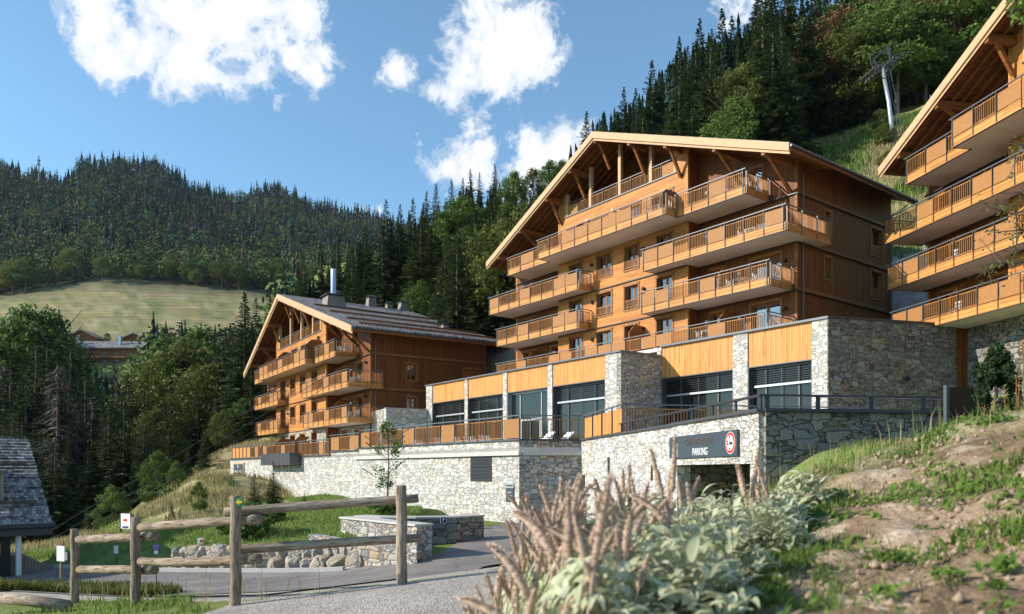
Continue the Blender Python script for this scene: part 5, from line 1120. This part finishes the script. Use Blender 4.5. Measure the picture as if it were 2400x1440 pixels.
stand(84,1380,2020,84,128,([1380,1460,1530,1640,1700,1800,2300],[290,240,180,70,40,-80,-160]),LB('of the hill forest'),G3,mixer(.97,.03,0,(0,2,1,4,3)),102,jit=35,near=220,hmin=8,hmax=40,excl=lambda x,Y,px:(.615*x+.79*Y)<82 or (px>1880 and (.615*x+.79*Y)<98))
stand(46,1930,2380,92,126,([1900,2100,2380],[-150,-150,-200]),LB('of the forest edge'),G3,mixer(.12,.88,0,(1,3,4,0,1)),103,jit=60,near=220,hmin=7,hmax=22,excl=lambda x,Y,px:(.615*x+.79*Y)<100)
stand(50,1040,1440,75,99,([1040,1120,1200,1440],[520,450,430,420]),LB('in the stand'),G2,mixer(.97,.03,0),109,jit=45,near=60,hmax=30,hmin=9,excl=lambda x,Y,px:(x-17.05)*-.598+(Y-44.8)*.801<31 and px>1180 and (x-17.05)*.801+(Y-44.8)*.598<14)
for px,yt,Y,v,lb in ((1790,170,92,4,'yellow green leafy tree above the middle chalet ridge'),(1960,60,100,3,'russet bare crowned tree left of the ski lift pylon'),(2010,20,102,3,'tall russet tree behind the ski lift pylon'),(2080,10,104,1,'olive leafy tree behind the ski lift pylon top'),(1735,150,98,4,'olive tree on the hill above the chalet ridge'),(1870,190,96,2,'green leafy tree at the lower forest edge'),(2150,20,104,0,'green leafy tree right of the ski lift pylon'),(2230,0,100,2,'bright green tree touching the right chalet roof')):
    tree_px('d',v,px,yt,Y,lb,None,wide=1.1,hmax=26)
# bushes on the hill
stand(26,1780,2300,66,96,([1780,2300],[-300,-300]),{'s':'','d':'low green bush on the grassy hillside','x':''},'bushes on the grassy hillside',mixer(0,1,0,(1,4,2)),104,hmin=0,hmax=3.2,excl=lambda x,Y,px:(.615*x+.79*Y)<67 or (.615*x+.79*Y)>98)
# ravine stand at left
G1='trees of the ravine at left'
for kd,v,px,yt,Y,w_,lb in (('d',0,65,722,150,1.0,'round dark green tree at the left in front of the meadow'),('d',2,125,715,152,.9,'pale green leafy tree at the left in front of the meadow'),('d',2,20,745,154,1,'bright leafy tree at the left edge in front of the meadow'),
   ('d',0,395,790,122,1.3,'large green leafy tree right of the distant long chalet'),('s',4,345,880,106,1.2,'spruce left of the large olive beech'),('d',1,440,795,118,1.25,'large olive green beech in the middle of the ravine'),('d',1,500,850,110,1.15,'olive green beech just left of the left chalet'),('d',0,470,770,128,1.2,'dark leafy tree on the ravine edge'),
   ('d',1,362,960,96,.9,'broad olive beech low in the ravine'),('d',1,525,960,92,1.0,'olive leafy tree beside the left chalet balconies'),('d',0,570,935,94,1.0,'bright leafy tree touching the left chalet balconies'),('d',0,372,1060,66,.9,'rounded tree low on the slope left of the stone wall'),('d',2,415,1080,64,.8,'yellow green young tree on the slope left of the stone wall'),('d',0,262,1140,60,.95,'bushy round tree at the foot of the slope'),
   ('s',2,25,820,112,1.2,'broad dark spruce at the very left edge of the ravine'),('s',4,85,790,116,1.2,'broad dark spruce second from the left edge of the ravine'),('s',0,200,850,108,1.2,'broad spruce under the left end of the distant long chalet'),('s',2,135,880,100,1.3,'wide dark spruce low in the left of the ravine'),('s',4,300,880,104,1.2,'wide dark spruce under the middle of the distant long chalet'),('s',2,255,950,92,1.3,'wide dark spruce low beneath the distant chalets'),('s',0,395,1000,84,1.1,'dark spruce standing before the olive beeches'),('s',2,60,850,110,1.1,'tall dark spruce at the left edge of the ravine'),('s',0,110,770,124,1.1,'tall dark spruce left of the distant chalets'),('s',4,165,800,122,1.0,'dark spruce standing in front of the distant long chalet'),('s',0,540,760,112,1.1,'dark spruce immediately left of the left chalet roof'),('s',2,575,690,112,1.2,'tallest spruce left of the left chalet roof'),
   ('x',0,215,925,104,1.2,'brown dead spruce left in the ravine'),('x',1,180,930,100,1.2,'brown dead spruce leftmost in the ravine'),('x',0,245,985,96,1.2,'pale dead spruce in the middle of the ravine'),('x',1,275,840,116,1.1,'dead spruce right of the distant chalet windows'),
   ('s',3,205,1180,58,.9,'young spruce at the foot of the tan slope'),('s',0,330,1010,84,1.0,'dark spruce right of the dead trees'),('s',4,478,1000,78,1.1,'bushy spruce behind the tan slope, nearest the stone wall'),('s',2,440,1040,76,1.0,'bushy spruce behind the middle of the tan slope')):
    tree_px(kd,v,px,yt,Y,lb,None,wide=w_,hmax=36)
stand(84,-60,620,78,135,([-120,0,60,130,170,350,380,450,520,620],[790,800,830,800,868,885,885,850,800,720]),LB('in the ravine'),G1,mixer(.87,.02,.11,(0,1,2)),105,jit=45,near=240,hmax=32,excl=lambda x,Y,px:(px>470 and Y<86))
stand(8,-60,60,60,90,([-200,60],[840,900]),LB('in the ravine'),G1,mixer(.8,.2,0,(0,1)),106,jit=50,near=150,hmax=26)
# far trees along the meadow edges
G4='leafy trees along the upper edge of the meadow'
for px,yt in ((30,600),(60,585),(330,612),(372,600),(405,595),(440,604),(478,610),(520,606),(560,604),(612,600),(655,590),(240,600),(165,580),(700,600),(590,625),(460,625),(-20,610),(740,610)):
    tree_px('d',tr_.choice((0,1,2)),px,yt+tr_.uniform(0,12),tr_.uniform(448,470),'leafy tree on the upper edge of the far meadow',G4,wide=1.2,hmax=22)
for px,w_ in ((252,.7),(315,.6),(358,.5),(395,.5),(470,.5),(505,.9),(520,.8)): tree_px('d',0,px,762,338,'small bush at the foot of the far meadow','small bushes at the foot of the far meadow',hmax=4.5,wide=1.2)
# far forest on the mountain: one mass of small trees
def forest_mass(name,label,n,px0,px1,Y0,Y1,seed,cond=None,frac=(.62,.30,.08),bright=1.0,hr=(14,23),dq=1,topf=None):
    r=np.random.RandomState(seed); PX=r.uniform(px0,px1,n*2); Y=Y0+(Y1-Y0)*r.rand(n*2)**1.0; X=(PX-1200)/F*Y
    keep=np.ones(len(PX),bool) if cond is None else cond(PX,X,Y); PX,X,Y=PX[keep][:n],X[keep][:n],Y[keep][:n]; Z=H(X,Y); V=[];Fc=[];CL_=[];nv=0
    tk=r.rand(len(X)); pat=np.array([mnoise.noise(Vector((x*.012,y*.012,5))) for x,y in zip(X,Y)]); pat2=np.array([mnoise.noise(Vector((x*.02,y*.02,15))) for x,y in zip(X,Y)])
    lowpart=ss(680,560,Y)
    for i in range(len(X)):
        sp=tk[i]+pat[i]*.5+lowpart[i]*.45; h=r.uniform(*hr)
        if topf is not None: h=min(h,(HZ-np.interp(PX[i],*topf)-r.rand()*45)/F*Y[i]-Z[i])
        if h<4: continue
        
        if sp<frac[0]:
            q=46*dq; t=r.rand(q)**.8; a=r.rand(q)*6.283; rad_=(1-t)**.95*h*(.19 if dq==1 else .23)*(.75+.4*r.rand(q)); c=np.stack([X[i]+np.cos(a)*rad_*.6,Y[i]+np.sin(a)*rad_*.6,Z[i]+h*(.08+.92*t)],1)
            out=np.stack([np.cos(a),np.sin(a),-.45+0*a],1); side=np.stack([-np.sin(a),np.cos(a),0*a],1); out=np.stack([np.cos(a)*.42,np.sin(a)*.42,-.9+0*a],1); A=out*(h*.05+rad_[:,None]*.45)/dq**.6; B=side*(rad_[:,None]*.50+.16)/dq**.35
            if pat2[i]>.22 and r.rand()<.55: base=np.array([.17,.12,.10])
            else: base=np.array([.042,.080,.058])*(.45+1.3*r.rand()**1.5)
            # pointed tip
            c=np.vstack([c,[[X[i],Y[i],Z[i]+h*.97]]]); A=np.vstack([A,[[0,0,h*.08]]]); B=np.vstack([B,[[h*.016,0,0]]]); q+=1
        else:
            q=60; d=unit(r.randn(q,3)); rr=h*.26*(.75+.4*r.rand(q,1)); h*=.75; c=np.array([X[i],Y[i],Z[i]+h*.6])+d*rr*np.array([1,1,1.15])
            nrm=unit(d+.35*r.randn(q,3)); A=unit(np.cross(nrm,r.randn(q,3)))*.95; B=np.cross(nrm,unit(A))*.7
            base=np.array([.12,.165,.05])*(.6+.9*r.rand()) if r.rand()<.8 else np.array([.20,.16,.06])
        v,f=quads_from(c,A,B); V.append(v); Fc.append(f+nv); nv+=len(v); CL_.append(np.repeat(base[None]*(.82+.36*r.rand(q,1)),4,0))
    o=npmesh(name,np.vstack(V),np.vstack(Fc),M['farfol'],attr=('lv',np.vstack(CL_)*bright*.66)); o['kind']='stuff'; o['label']=label; o['category']='forest'; return o
forest_mass('mountain_forest','dense mixed forest covering the far mountain',7600,-260,1330,455,1030,201,hr=(11,27))
forest_mass('lower_forest','dark mass of trees on the far slope below the meadow',750,-250,700,165,300,202,cond=lambda PX,X,Y:~((PX<30)&(Y>190))&~((PX>140)&(PX<350)&(Y>215)))
forest_mass('hill_forest','mass of trees high on the right hill behind the first rows',420,1300,2500,130,230,203,frac=(1.6,0,0),topf=([1300,1375,1460,1530,1590,1640,1700,1800,2000,2500],[400,290,240,175,110,70,40,-20,-60,-200]))
forest_mass('back_rows','dark spruces filling the back of the wood behind the left chalet',90,640,1330,118,160,205,frac=(3,0,0),bright=.7,hr=(17,26),dq=8,topf=([640,720,800,860,900,970,1020,1100,1160,1230,1330],[680,640,580,550,500,490,460,425,415,440,400]))
forest_mass('back_rows','dark spruces filling the upper part of the hill wood',90,1440,2000,104,135,206,frac=(3,0,0),bright=.7,hr=(14,22),dq=8,topf=([1440,1460,1530,1590,1640,1700,1800,2000],[260,240,175,120,80,50,0,-40]))
forest_mass('back_rows','dark spruces filling the back of the ravine wood',90,-150,600,112,160,207,cond=lambda PX,X,Y:~((PX>140)&(PX<350)),frac=(3,0,0),bright=.7,hr=(15,24),dq=8,topf=([-150,60,130,380,450,520,600],[790,830,810,880,860,810,740]))
# ---------------------------------------------------------------- grass and small plants
def blades(name,label,X,Y,h0,h1,w,mt,seed,lean=.35,zfun=None,kind='stuff',cat='grass'):
    r=np.random.RandomState(seed); n=len(X); Z=(H(X,Y) if zfun is None else zfun(X,Y)); a=r.rand(n)*6.283; hh=(h0+(h1-h0)*r.rand(n)**1.5)[:,None]
    d=np.stack([np.cos(a),np.sin(a),0*a],1); s=np.stack([-np.sin(a),np.cos(a),0*a],1); base=np.stack([X,Y,Z-.01],1); ln=(lean*r.rand(n))[:,None]; wv=(w*(.6+.8*r.rand(n)))[:,None]
    mid=base+np.array([0,0,1])*hh*.55+d*ln*hh*.35; tip=base+np.array([0,0,1])*hh*(1-ln*.3)+d*ln*hh
    v=np.stack([base-s*wv*.5,base+s*wv*.5,mid+s*wv*.45,tip,tip,mid-s*wv*.45],1)
    f0=np.arange(n)[:,None]*6; f=np.vstack([f0+np.array([[0,1,2,5]]),f0+np.array([[5,2,3,4]])]); lv=np.repeat(np.clip(r.rand(n),0,1),6)
    o=npmesh(name,v.reshape(-1,3),f,M[mt],attr=('lv',lv)); 
    if kind: o['kind']=kind; o['label']=label; o['category']=cat
    return o
r=np.random.RandomState(7)
def inlawn(X,Y):
    ry=np.interp(X,[-30,-17,-5.2,-3,2],[33,27.6,24.4,26.2,30]); Pw=(X-P1.x)*VB.x+(Y-P1.y)*VB.y
    return (Y>ry+.5)&(Pw<-.1)&~((X>-5.4)&(Y<34+0*X)&(X>-6.2+(27.6-Y)*-1.2))&(X<-2.2)
n=190000; X=r.uniform(-30,-2,n); Y=r.uniform(24,64,n); k=inlawn(X,Y)&(1200+F*X/Y>40)&(1200+F*X/Y<990); blades('lawn_grass','short green lawn in front of the long stone wall',X[k],Y[k],.05,.20,.028,'grass',31)
n=60000; X=r.uniform(-34,-17,n); Y=r.uniform(36,100,n); k=np.array([mnoise.noise(Vector((a*.25,b*.25,1)))>-.15 for a,b in zip(X,Y)])&(H(X,Y)>-5); blades('dry_grass','tall dry tan grass on the slope left of the wall',X[k],Y[k],.2,.75,.05,'drygrass',32)
n=110000; X=r.uniform(18,62,n); Y=r.uniform(50,100,n); dn=.615*X+.79*Y; px=1200+F*X/Y; k=(dn>64)&(dn<100)&(px>1700)&(px<2330); X,Y=X[k],Y[k]; nz=np.array([mnoise.noise(Vector((a*.12,b*.12,9))) for a,b in zip(X,Y)])
blades('hillside_grass','rough green grass on the steep hillside',X[nz<.1],Y[nz<.1],.25,.9,.07,'grass',33); blades('hillside_dry_grass','dry yellow grass on the steep hillside',X[nz>-.05],Y[nz>-.05],.3,.9,.06,'drygrass',34)
n=26000; X=r.uniform(-16,4,n); Y=r.uniform(76,100,n); dn=.615*X+.79*Y; k=(dn>62)&(dn<76); blades('slope_grass','sunlit grass slope behind the left chalet',X[k],Y[k],.2,.7,.07,'grass',35)
# verge weeds along the fence
n=4500; X=r.uniform(-6.5,-2.2,n); Y=np.interp(X,[-12,-7,-5.2,-3.25,-1.38],[17,12,10.4,8.9,9.2])+r.normal(0,.28,n)-.1; k=(np.array([mnoise.noise(Vector((a*1.2,b*1.2,2)))>.05 for a,b in zip(X,Y)]))&~((X>-3.5)&(Y<9.3)); blades('verge_grass','green weeds and grass along the foot of the fence',X[k],Y[k],.03,.15,.014,'grass',36,.9)
n=2000; X=r.uniform(-9.5,-4.6,n); Y=r.uniform(8.2,11.2,n); blades('verge_grass','grass at the lower left corner',X,Y,.04,.16,.014,'grass',37,.7)
n=90; X=r.uniform(-7.4,-2.2,n); Y=np.interp(X,[-12,-7,-5.2,-3.25,-1.38],[17,12,10.4,8.9,9.2])+r.normal(.15,.25,n); k=None;blades('dry_stalks','thin dry stalks standing along the fence',X,Y,.25,.75,.006,'drygrass',38,.5)
n=40000; X=r.uniform(-20,-9.5,n); Y=r.uniform(19,23.6,n); k=((X+14.5)/5.2)**2+((Y-21.2)/1.5)**2<1; X,Y=X[k],Y[k]; blades('roadside_bushes','low dark bushes between the path and the road at left',X,Y,.08,.40,.03,'olive',39,1.2,zfun=lambda a,b:H(a,b)+.15*np.maximum(0,1-((a+14.5)/5.2)**2)); 
# bank at right
n=22000; X=r.uniform(4.6,12,n); Y=r.uniform(7,16,n); k=np.array([mnoise.noise(Vector((a*1.1,b*1.1,6)))+.6*mnoise.noise(Vector((a*3,b*3,16))) for a,b in zip(X,Y)]); blades('bank_grass','tufted grass on the bank at the right edge',X[k>.0],Y[k>.0],.04,.26,.012,'grass',40,.9); blades('bank_dry_grass','dry grass between the green tufts on the bank at the right edge',X[k<-.1],Y[k<-.1],.03,.20,.010,'drygrass',46,1.0)
# ---------------------------------------------------------------- foreground mound
def mz(X,Y): return H(X,Y)
n=60000; X=r.uniform(.5,4.6,n); Y=r.uniform(1.6,7.2,n); nz=np.array([mnoise.noise(Vector((a*2.0,b*2.0,4)))+.55*mnoise.noise(Vector((a*5.0,b*5.0,8))) for a,b in zip(X,Y)]); crest=ss(4.0,5.4,Y)
pxx=1200+F*X/Y; lf=np.clip((1990-pxx)/200,0,1)*(pxx>1560); nq=np.array([mnoise.noise(Vector((a*9,b*9,14))) for a,b in zip(X,Y)]); k=(nz+crest*.35+lf*.35+.8*nq>.42+.35*(r.rand(n)-.3)); blades('mound_grass','tufts of grass on the dry earth mound in the foreground',X[k],Y[k],.015,.12,.0045,'grass',41,1.1)
nb_=34000; Yb=r.uniform(1.7,4.6,nb_); xm_=np.interp(Yb,[1.95,2.3,2.7,3.15,3.6,4.05],[.50,.64,.84,1.04,1.26,1.48]); Xb=xm_+.02+np.abs(r.normal(0,.13,nb_)); kb=np.array([mnoise.noise(Vector((a*8,b*8,3))) for a,b in zip(Xb,Yb)])>+.02
blades('bed_edge_grass','bright green grass growing along the right edge of the silvery plants',Xb[kb],Yb[kb],.02,.085,.004,'grass',45,1.0)
k=(nz>.22)&(r.rand(n)<.5); blades('mound_weeds','small green weeds on the dry earth mound',X[k],Y[k],.015,.06,.016,'weed',42,1.2)
n=26000; X=r.uniform(.4,4.6,n); Y=r.uniform(1.5,7,n); blades('dry_litter','dry stems and straw scattered on the earth mound',X,Y,.01,.06,.004,'drygrass',43,3.0)
n=420; X=r.uniform(1.0,4.5,n); Y=r.uniform(4.4,6.0,n); blades('seed_stalks','thin seed stalks on the crest of the mound',X,Y,.08,.26,.004,'drygrass',44,.5)
n=7000; r4=np.random.RandomState(91); X=r4.uniform(.4,4.4,n); Y=r4.uniform(1.5,5.6,n); sz=.003+.020*r4.rand(n)**5; base=np.array([(1,0,0),(0,1,0),(-1,0,0),(0,-1,0),(0,0,1),(0,0,-1)],float); V=[];
for i in range(n): V.append(base*sz[i]*(.7+.6*r4.rand(6,3))+np.array([X[i],Y[i],0]))
V=np.vstack(V); hz=H(X,Y); V[:,2]+=np.repeat(hz+.25*sz,6); tri=np.array([(0,1,4),(1,2,4),(2,3,4),(3,0,4),(1,0,5),(2,1,5),(3,2,5),(0,3,5)]); Fc=(np.arange(n)[:,None,None]*6+tri[None]).reshape(-1,3)
o=npmesh('clods',V,Fc,M['clod']); o['kind']='stuff'; o['label']='small clods and stones lying on the dry earth mound'; o['category']='clods'
# plants
def leafclump(cx,cy,R_,nleaf,seed,L0=.055,L1=.12,lift=.0):
    r=np.random.RandomState(seed); V=[];Fc=[];lv=[];nv=0; ns=6
    for i in range(nleaf):
        a=r.rand()*6.283; q=R_*r.rand()**.5; x=cx+math.cos(a)*q; y=cy+math.sin(a)*q; z=0; b=r.rand()*6.283; L=r.uniform(L0,L1); wd=L*r.uniform(.24,.36); up=r.uniform(.15,1.2); cur=r.uniform(.6,2.2); tw=r.uniform(-.6,.6)
        dx,dy=math.cos(b),math.sin(b); sx,sy=-dy,dx; px_,pz_=0.,0.; ang_=up; tone=r.rand(); hz=(.10+.22*r.rand())*(1-(q/R_)**2*.75)*lift/.01
        for s in range(ns+1):
            t=s/ns; w=wd*math.sin(math.pi*(.08+.9*t)**.8)*.5+.001; cup=w*.45
            c=np.array([x+dx*px_,y+dy*px_,hz+pz_]); e=np.array([sx,sy,tw*.5])
            V+= [c-e*w+np.array([0,0,cup]),c,c+e*w+np.array([0,0,cup])]; lv+=[tone*.6+.2,tone*.6,tone*.6+.2]
            px_+=math.cos(ang_)*L/ns; pz_+=math.sin(ang_)*L/ns; ang_-=cur/ns
        for s in range(ns):
            o=nv+s*3; Fc+= [(o,o+1,o+4,o+3),(o+1,o+2,o+5,o+4)]
        nv+=(ns+1)*3
    V=np.array(V); V[:,2]+=H(V[:,0],V[:,1]); return V,np.array(Fc),np.array(lv)
r5=np.random.RandomState(92); V=[];Fc=[];L_=[];nv=0
for i in range(75):
    y=r5.uniform(1.7,5.4); px=r5.uniform(1620,2420); x=(px-1200)/F*y
    if x<.45: continue
    if mnoise.noise(Vector((x*1.5,y*1.5,20)))<-.10 and r5.rand()<.8: continue
    v,f,l=leafclump(x,y,r5.uniform(.03,.10),int(r5.uniform(14,50)),500+i,.02,.06,lift=.0012); V.append(v);Fc.append(f+nv);L_.append(l);nv+=len(v)
o=npmesh('mound_weeds',np.vstack(V),np.vstack(Fc),M['weed'],attr=('lv',np.concatenate(L_))); o['kind']='stuff'; o['label']='small leafy weeds scattered over the earth mound'; o['category']='weeds'
def spike_mesh(seed,L,rad_,bend):
    r=np.random.RandomState(seed); m=MB(); n=int(L/.0085); pts=[];rr=[]; a=r.rand()*6.28; x=y=0; z=0; ang_=r.uniform(-.15,.25); kn=r.uniform(.3,.6,n+2)
    stem=int(n*r.uniform(.28,.45))
    for i in range(n+1):
        t=i/n; pts.append((x,y,z)); body=rad_*(1.0 if i%2 else .72)*(.85+.3*r.rand())*(1-.5*max(0,(t-.7)/.3)) if i>stem else rad_*.30
        rr.append(body); ang_+=bend/n*r.uniform(.2,1.8); x+=math.cos(a)*math.sin(ang_)*L/n; y+=math.sin(a)*math.sin(ang_)*L/n; z+=math.cos(ang_)*L/n
    pts.append((x,y,z+.004)); rr.append(rad_*.2); m.tube(pts,rr,10)
    lv=[.35]*len(m.v)
    for i in range(stem,n):
        p=Vector(pts[i]); rd=rr[i]
        for k in range(14):
            b=r.rand()*6.28; d=Vector((math.cos(b),math.sin(b),.35+.6*r.rand())).normalized(); s=Vector((-math.sin(b),math.cos(b),.2*r.randn())); q=p+d*rd*.7; w=.003+.003*r.rand(); m.add([q-s*w,q+s*w,q+d*(.007+.008*r.rand())],[(0,1,2)]); v_=r.rand(); lv+=[v_*.5,v_*.5,.6+.4*v_]
    me=D.meshes.new('flower_spike'); me.from_pydata(m.v,[],m.f); me.materials.append(M['spike']); at_=me.attributes.new('lv','FLOAT','POINT'); at_.data.foreach_set('value',lv); me.update()
    me.shade_smooth(); return me
SPK=[spike_mesh(i,random.Random(i).uniform(.16,.32),random.Random(i+50).uniform(.0095,.0135),random.Random(i+9).uniform(-.8,1.4)) for i in range(14)]
rs_=random.Random(3)
rows=[(1.95,.50,'front'),(2.3,.64,'second'),(2.7,.84,'third'),(3.15,1.04,'fourth'),(3.6,1.26,'fifth'),(4.05,1.48,'rear')]
col_=['leftmost','second from left','third from left','fourth from left','fifth from left','sixth from left','seventh from left']
for ri,(Y_,xm,rn) in enumerate(rows):
    nx=int((xm+.08)/.25)+1
    for ci in range(nx):
        x=-.07+ci*.25+rs_.uniform(-.05,.05)+(ri%2)*.08; Y=Y_+rs_.uniform(-.1,.1); px=1200+F*x/Y; R_=.17
        nsp=0 if ri==0 and ci==0 else (13 if px<1420 else 9 if px<1520 else 1) if ri<5 else (7 if px<1500 else 3 if px<1600 else 2 if px<1700 else 4)
        if 1530<px<1830: nsp=0
        e=empty('woolly_plant',(x,Y,Hs(x,Y)),0,'silvery woolly plant%s, %s row of the bed, %s'%(' with dry spikes' if nsp else '',rn,col_[ci]),'plant','silvery woolly plants in the foreground')
        nl=300 if px>1330 else 190
        v,f,l=leafclump(x,Y,R_*1.15,nl,300+ri*10+ci,.038,.095,lift=.0075 if px>1330 else .006); v=v-np.array([x,Y,Hs(x,Y)]); npmesh('leaves',v,f,M['silver'],parent=e,attr=('lv',l),smooth=True)
        for k in range(nsp):
            a=rs_.uniform(0,6.28); q=R_*rs_.uniform(.1,1.0); sx=x+math.cos(a)*q; sy=Y+math.sin(a)*q; o=D.objects.new('flower_spike',SPK[rs_.randrange(14)]); COL.objects.link(o); o.parent=e
            s=rs_.uniform(.85,1.4)*(1 if px<1540 else .62); o.location=(sx-x,sy-Y,Hs(sx,sy)-Hs(x,Y)+rs_.uniform(.02,.12)); o.scale=(1.05,1.05,s); o.rotation_euler=(rs_.uniform(-.35,.3),rs_.uniform(-.4,.35),rs_.uniform(0,6.28))
for gi,(px,Y,n_,lb) in enumerate(((1598,3.3,5,'tall tangled dry spikes left of the parking entrance'),(1775,3.5,5,'tall tangled dry spikes right of the parking entrance'),(1330,3.2,4,'tallest dry spikes against the shaded return wall'))):
    x=(px-1200)/F*Y; z0=Hs(x,Y); e=empty('dry_flower_stalks',(x,Y,z0),0,lb,'plant','silvery woolly plants in the foreground')
    for k in range(n_):
        o=D.objects.new('flower_spike',SPK[(gi*5+k)%14]); COL.objects.link(o); o.parent=e; o.location=(rs_.uniform(-.07,.07),rs_.uniform(-.07,.07),.12); o.scale=(1.1,1.1,rs_.uniform(1.1,1.5)); o.rotation_euler=(rs_.uniform(-.2,.2),rs_.uniform(-.3,.3),rs_.uniform(0,6.28))
# ---------------------------------------------------------------- young trees and shrubs near the wall
def small(kind,var,px,ytop,Y,label,wide=1.0): return tree_px(kind,var,px,ytop,Y,label,None,wide=wide,hmax=8)
small('s',2,596,1103,44,'thin young spruce in front of the sign end of the stone wall',1.3); small('s',4,641,1082,38,'young spruce with upswept branches in front of the grey planter box',1.3); small('s',2,714,1150,44,'tiny young spruce against the stone wall',1.4)
small('s',0,403,1170,46,'small young spruce on the tan slope',1.2); small('d',0,466,1130,46,'round small tree on the slope left of the fence arrow post',.75); small('s',3,200,1185,60,'small spruce at the foot of the slope at left',1)
yt=decid_mesh(51,5,.75,34,34,'decid',.06,.25,1.8); e=empty('young_birch',(0,0,0),0,'slender young leafy tree against the stone wall behind the right fence post','tree'); x=(908-1200)/F*33; e.location=(x,33,Hs(x,33)-.05); e.scale=(1,1,.82)
for nm,me in (('crown',yt),('trunk',trunk_mesh(5,.045,10,9,.9))): o=D.objects.new(nm,me); COL.objects.link(o); o.parent=e
sb=decid_mesh(52,1.6,1.3,26,90,'decid',.10,.05,.8)
for i,(px,Y,s,lb) in enumerate(((590,27.5,.78,'dark green bush on the lawn behind the arrow post'),(556,28.5,.55,'smaller bush on the lawn left of the dark bush'),(1100,31.5,.35,'low weeds behind the curved planter wall'),(905,31,.5,'low shrub at the foot of the slender young tree'),(640,31,.42,'low spreading bush right of the dark bush on the lawn'))):
    x=(px-1200)/F*Y; e=empty('garden_bush',(x,Y,Hs(x,Y)-.05),i*1.3,lb,'bush',None,(s,s,s)); o=D.objects.new('foliage',sb); COL.objects.link(o); o.parent=e; m_=MB().tube([(0,0,-.1),(0,0,.8)],[.04,.02],6); m_.build('stem',M['bark'],e)
# dwarf pine and willow herbs on the right bank
pine=decid_mesh(53,1.6,.38,46,120,'spruce',.045,.02,1.5); x=(2335-1200)/F*11.5; e=empty('dwarf_pine',(x,11.5,.35),0,'small dense blue green pine on the bank at the right edge','pine'); e.scale=(.95,.95,.98)
o=D.objects.new('crown',pine); COL.objects.link(o); o.parent=e; MB().tube([(0,0,-.6),(0,0,1.2)],[.05,.02],7).build('trunk',M['bark'],e)
for i,(px,yt_,Y) in enumerate(((2375,880,10.6),(2396,800,10.2),(2360,905,10.9),(2340,930,10.3),(2310,950,10.6),(2385,850,11))):
    x=(px-1200)/F*Y; z0=Hs(x,Y); top=(HZ-yt_)/F*Y; e=empty('willowherb',(x,Y,z0),0,'slender reddish stemmed herb on the right bank, '+['left of the tallest','the tallest at the very edge','third from the right','beside the small pine','nearest the glass screen','behind the tallest'][i],'plant','slender herbs on the right bank')
    r2=np.random.RandomState(60+i); h=max(.3,top-z0); m=MB(); pts=[(.05*math.sin(t*2+i)*t,0,h*t) for t in np.linspace(0,1,8)]; m.tube(pts,.006,5); m.build('stem',M['beam'],e)
    Cs=[];As=[];Bs=[]
    for k in range(90):
        t=.25+.75*r2.rand(); a=r2.rand()*6.28; d=np.array([math.cos(a),math.sin(a),.5]); Cs.append(np.array([.05*math.sin(t*2+i)*t,0,h*t])+d*.035); As.append(d*.045); Bs.append(np.array([-math.sin(a),math.cos(a),0])*.009)
    v,f=quads_from(np.array(Cs),np.array(As),np.array(Bs)); npmesh('leaves',v,f,M['silver'],parent=e,attr=('lv',np.repeat(r2.rand(90)*.5,4)))
# overhanging branches at the right edge
def overhang(px0,py0,px1,py1,Y,label,seed,n=160,nm='overhanging_branch',leaf=.03,spread=.22):
    a=at(px0,py0,Y); b=at(px1,py1,Y); r2=np.random.RandomState(seed); e=empty(nm,tuple(a),0,label,'branch'); m=MB(); d=b-a
    m.tube([(0,0,0),tuple(d*.5+Vector((0,0,.05))),tuple(d)],[.012,.008,.003],5); Cs=[];As=[];Bs=[]
    for k in range(9):
        t=.1+.85*r2.rand(); s=Vector(d*t); q=s+Vector((r2.randn()*.12,r2.randn()*.12,r2.randn()*spread)); m.tube([s,q],[.005,.002],4)
        for j in range(n//9): u=r2.rand(); c=np.array(s*(1-u)+q*u)+r2.randn(3)*.035; Cs.append(c); v_=unit(r2.randn(3)); As.append(v_*leaf); Bs.append(unit(np.cross(v_,r2.randn(3)))*leaf*.45)
    m.build('twigs',M['bark'],e); v,f=quads_from(np.array(Cs),np.array(As),np.array(Bs)); npmesh('leaves',v,f,M['olive' if seed!=1 else 'weed'],parent=e,attr=('lv',np.repeat(r2.rand(len(Cs)),4)))
overhang(2480,-20,2362,40,4.2,'leafy branch hanging in at the top right corner',1,300,leaf=.022,spread=.10)
for i,(a,b,c,d) in enumerate(((2520,470,2345,455),(2520,560,2330,545),(2520,640,2290,620),(2520,520,2360,500),(2520,600,2350,590),(2500,420,2370,330))):
    overhang(a,b,c,d,5.5,'thin twig with sparse leaves reaching in at the right edge, '+['second from top','third from the bottom','lowest','below the second','second lowest','topmost'][i],10+i,150,leaf=.018,spread=.14)

# ---------------------------------------------------------------- mountain air
hm=D.materials.new('mountain_air'); hm.use_nodes=True; ht=NT(hm.node_tree); pv=ht.n('ShaderNodeVolumePrincipled'); pv.inputs['Color'].default_value=(.62,.74,.9,1); pv.inputs['Density'].default_value=.00004; ho=ht.n('ShaderNodeOutputMaterial'); hm.node_tree.links.new(pv.outputs[0],ho.inputs['Volume'])
hz_=MB().box(-1900,1900,-1800,1900,-80,1000).build('haze',hm); hz_['kind']='stuff'; hz_['label']='thin blue mountain air over the valley'; hz_['category']='haze'
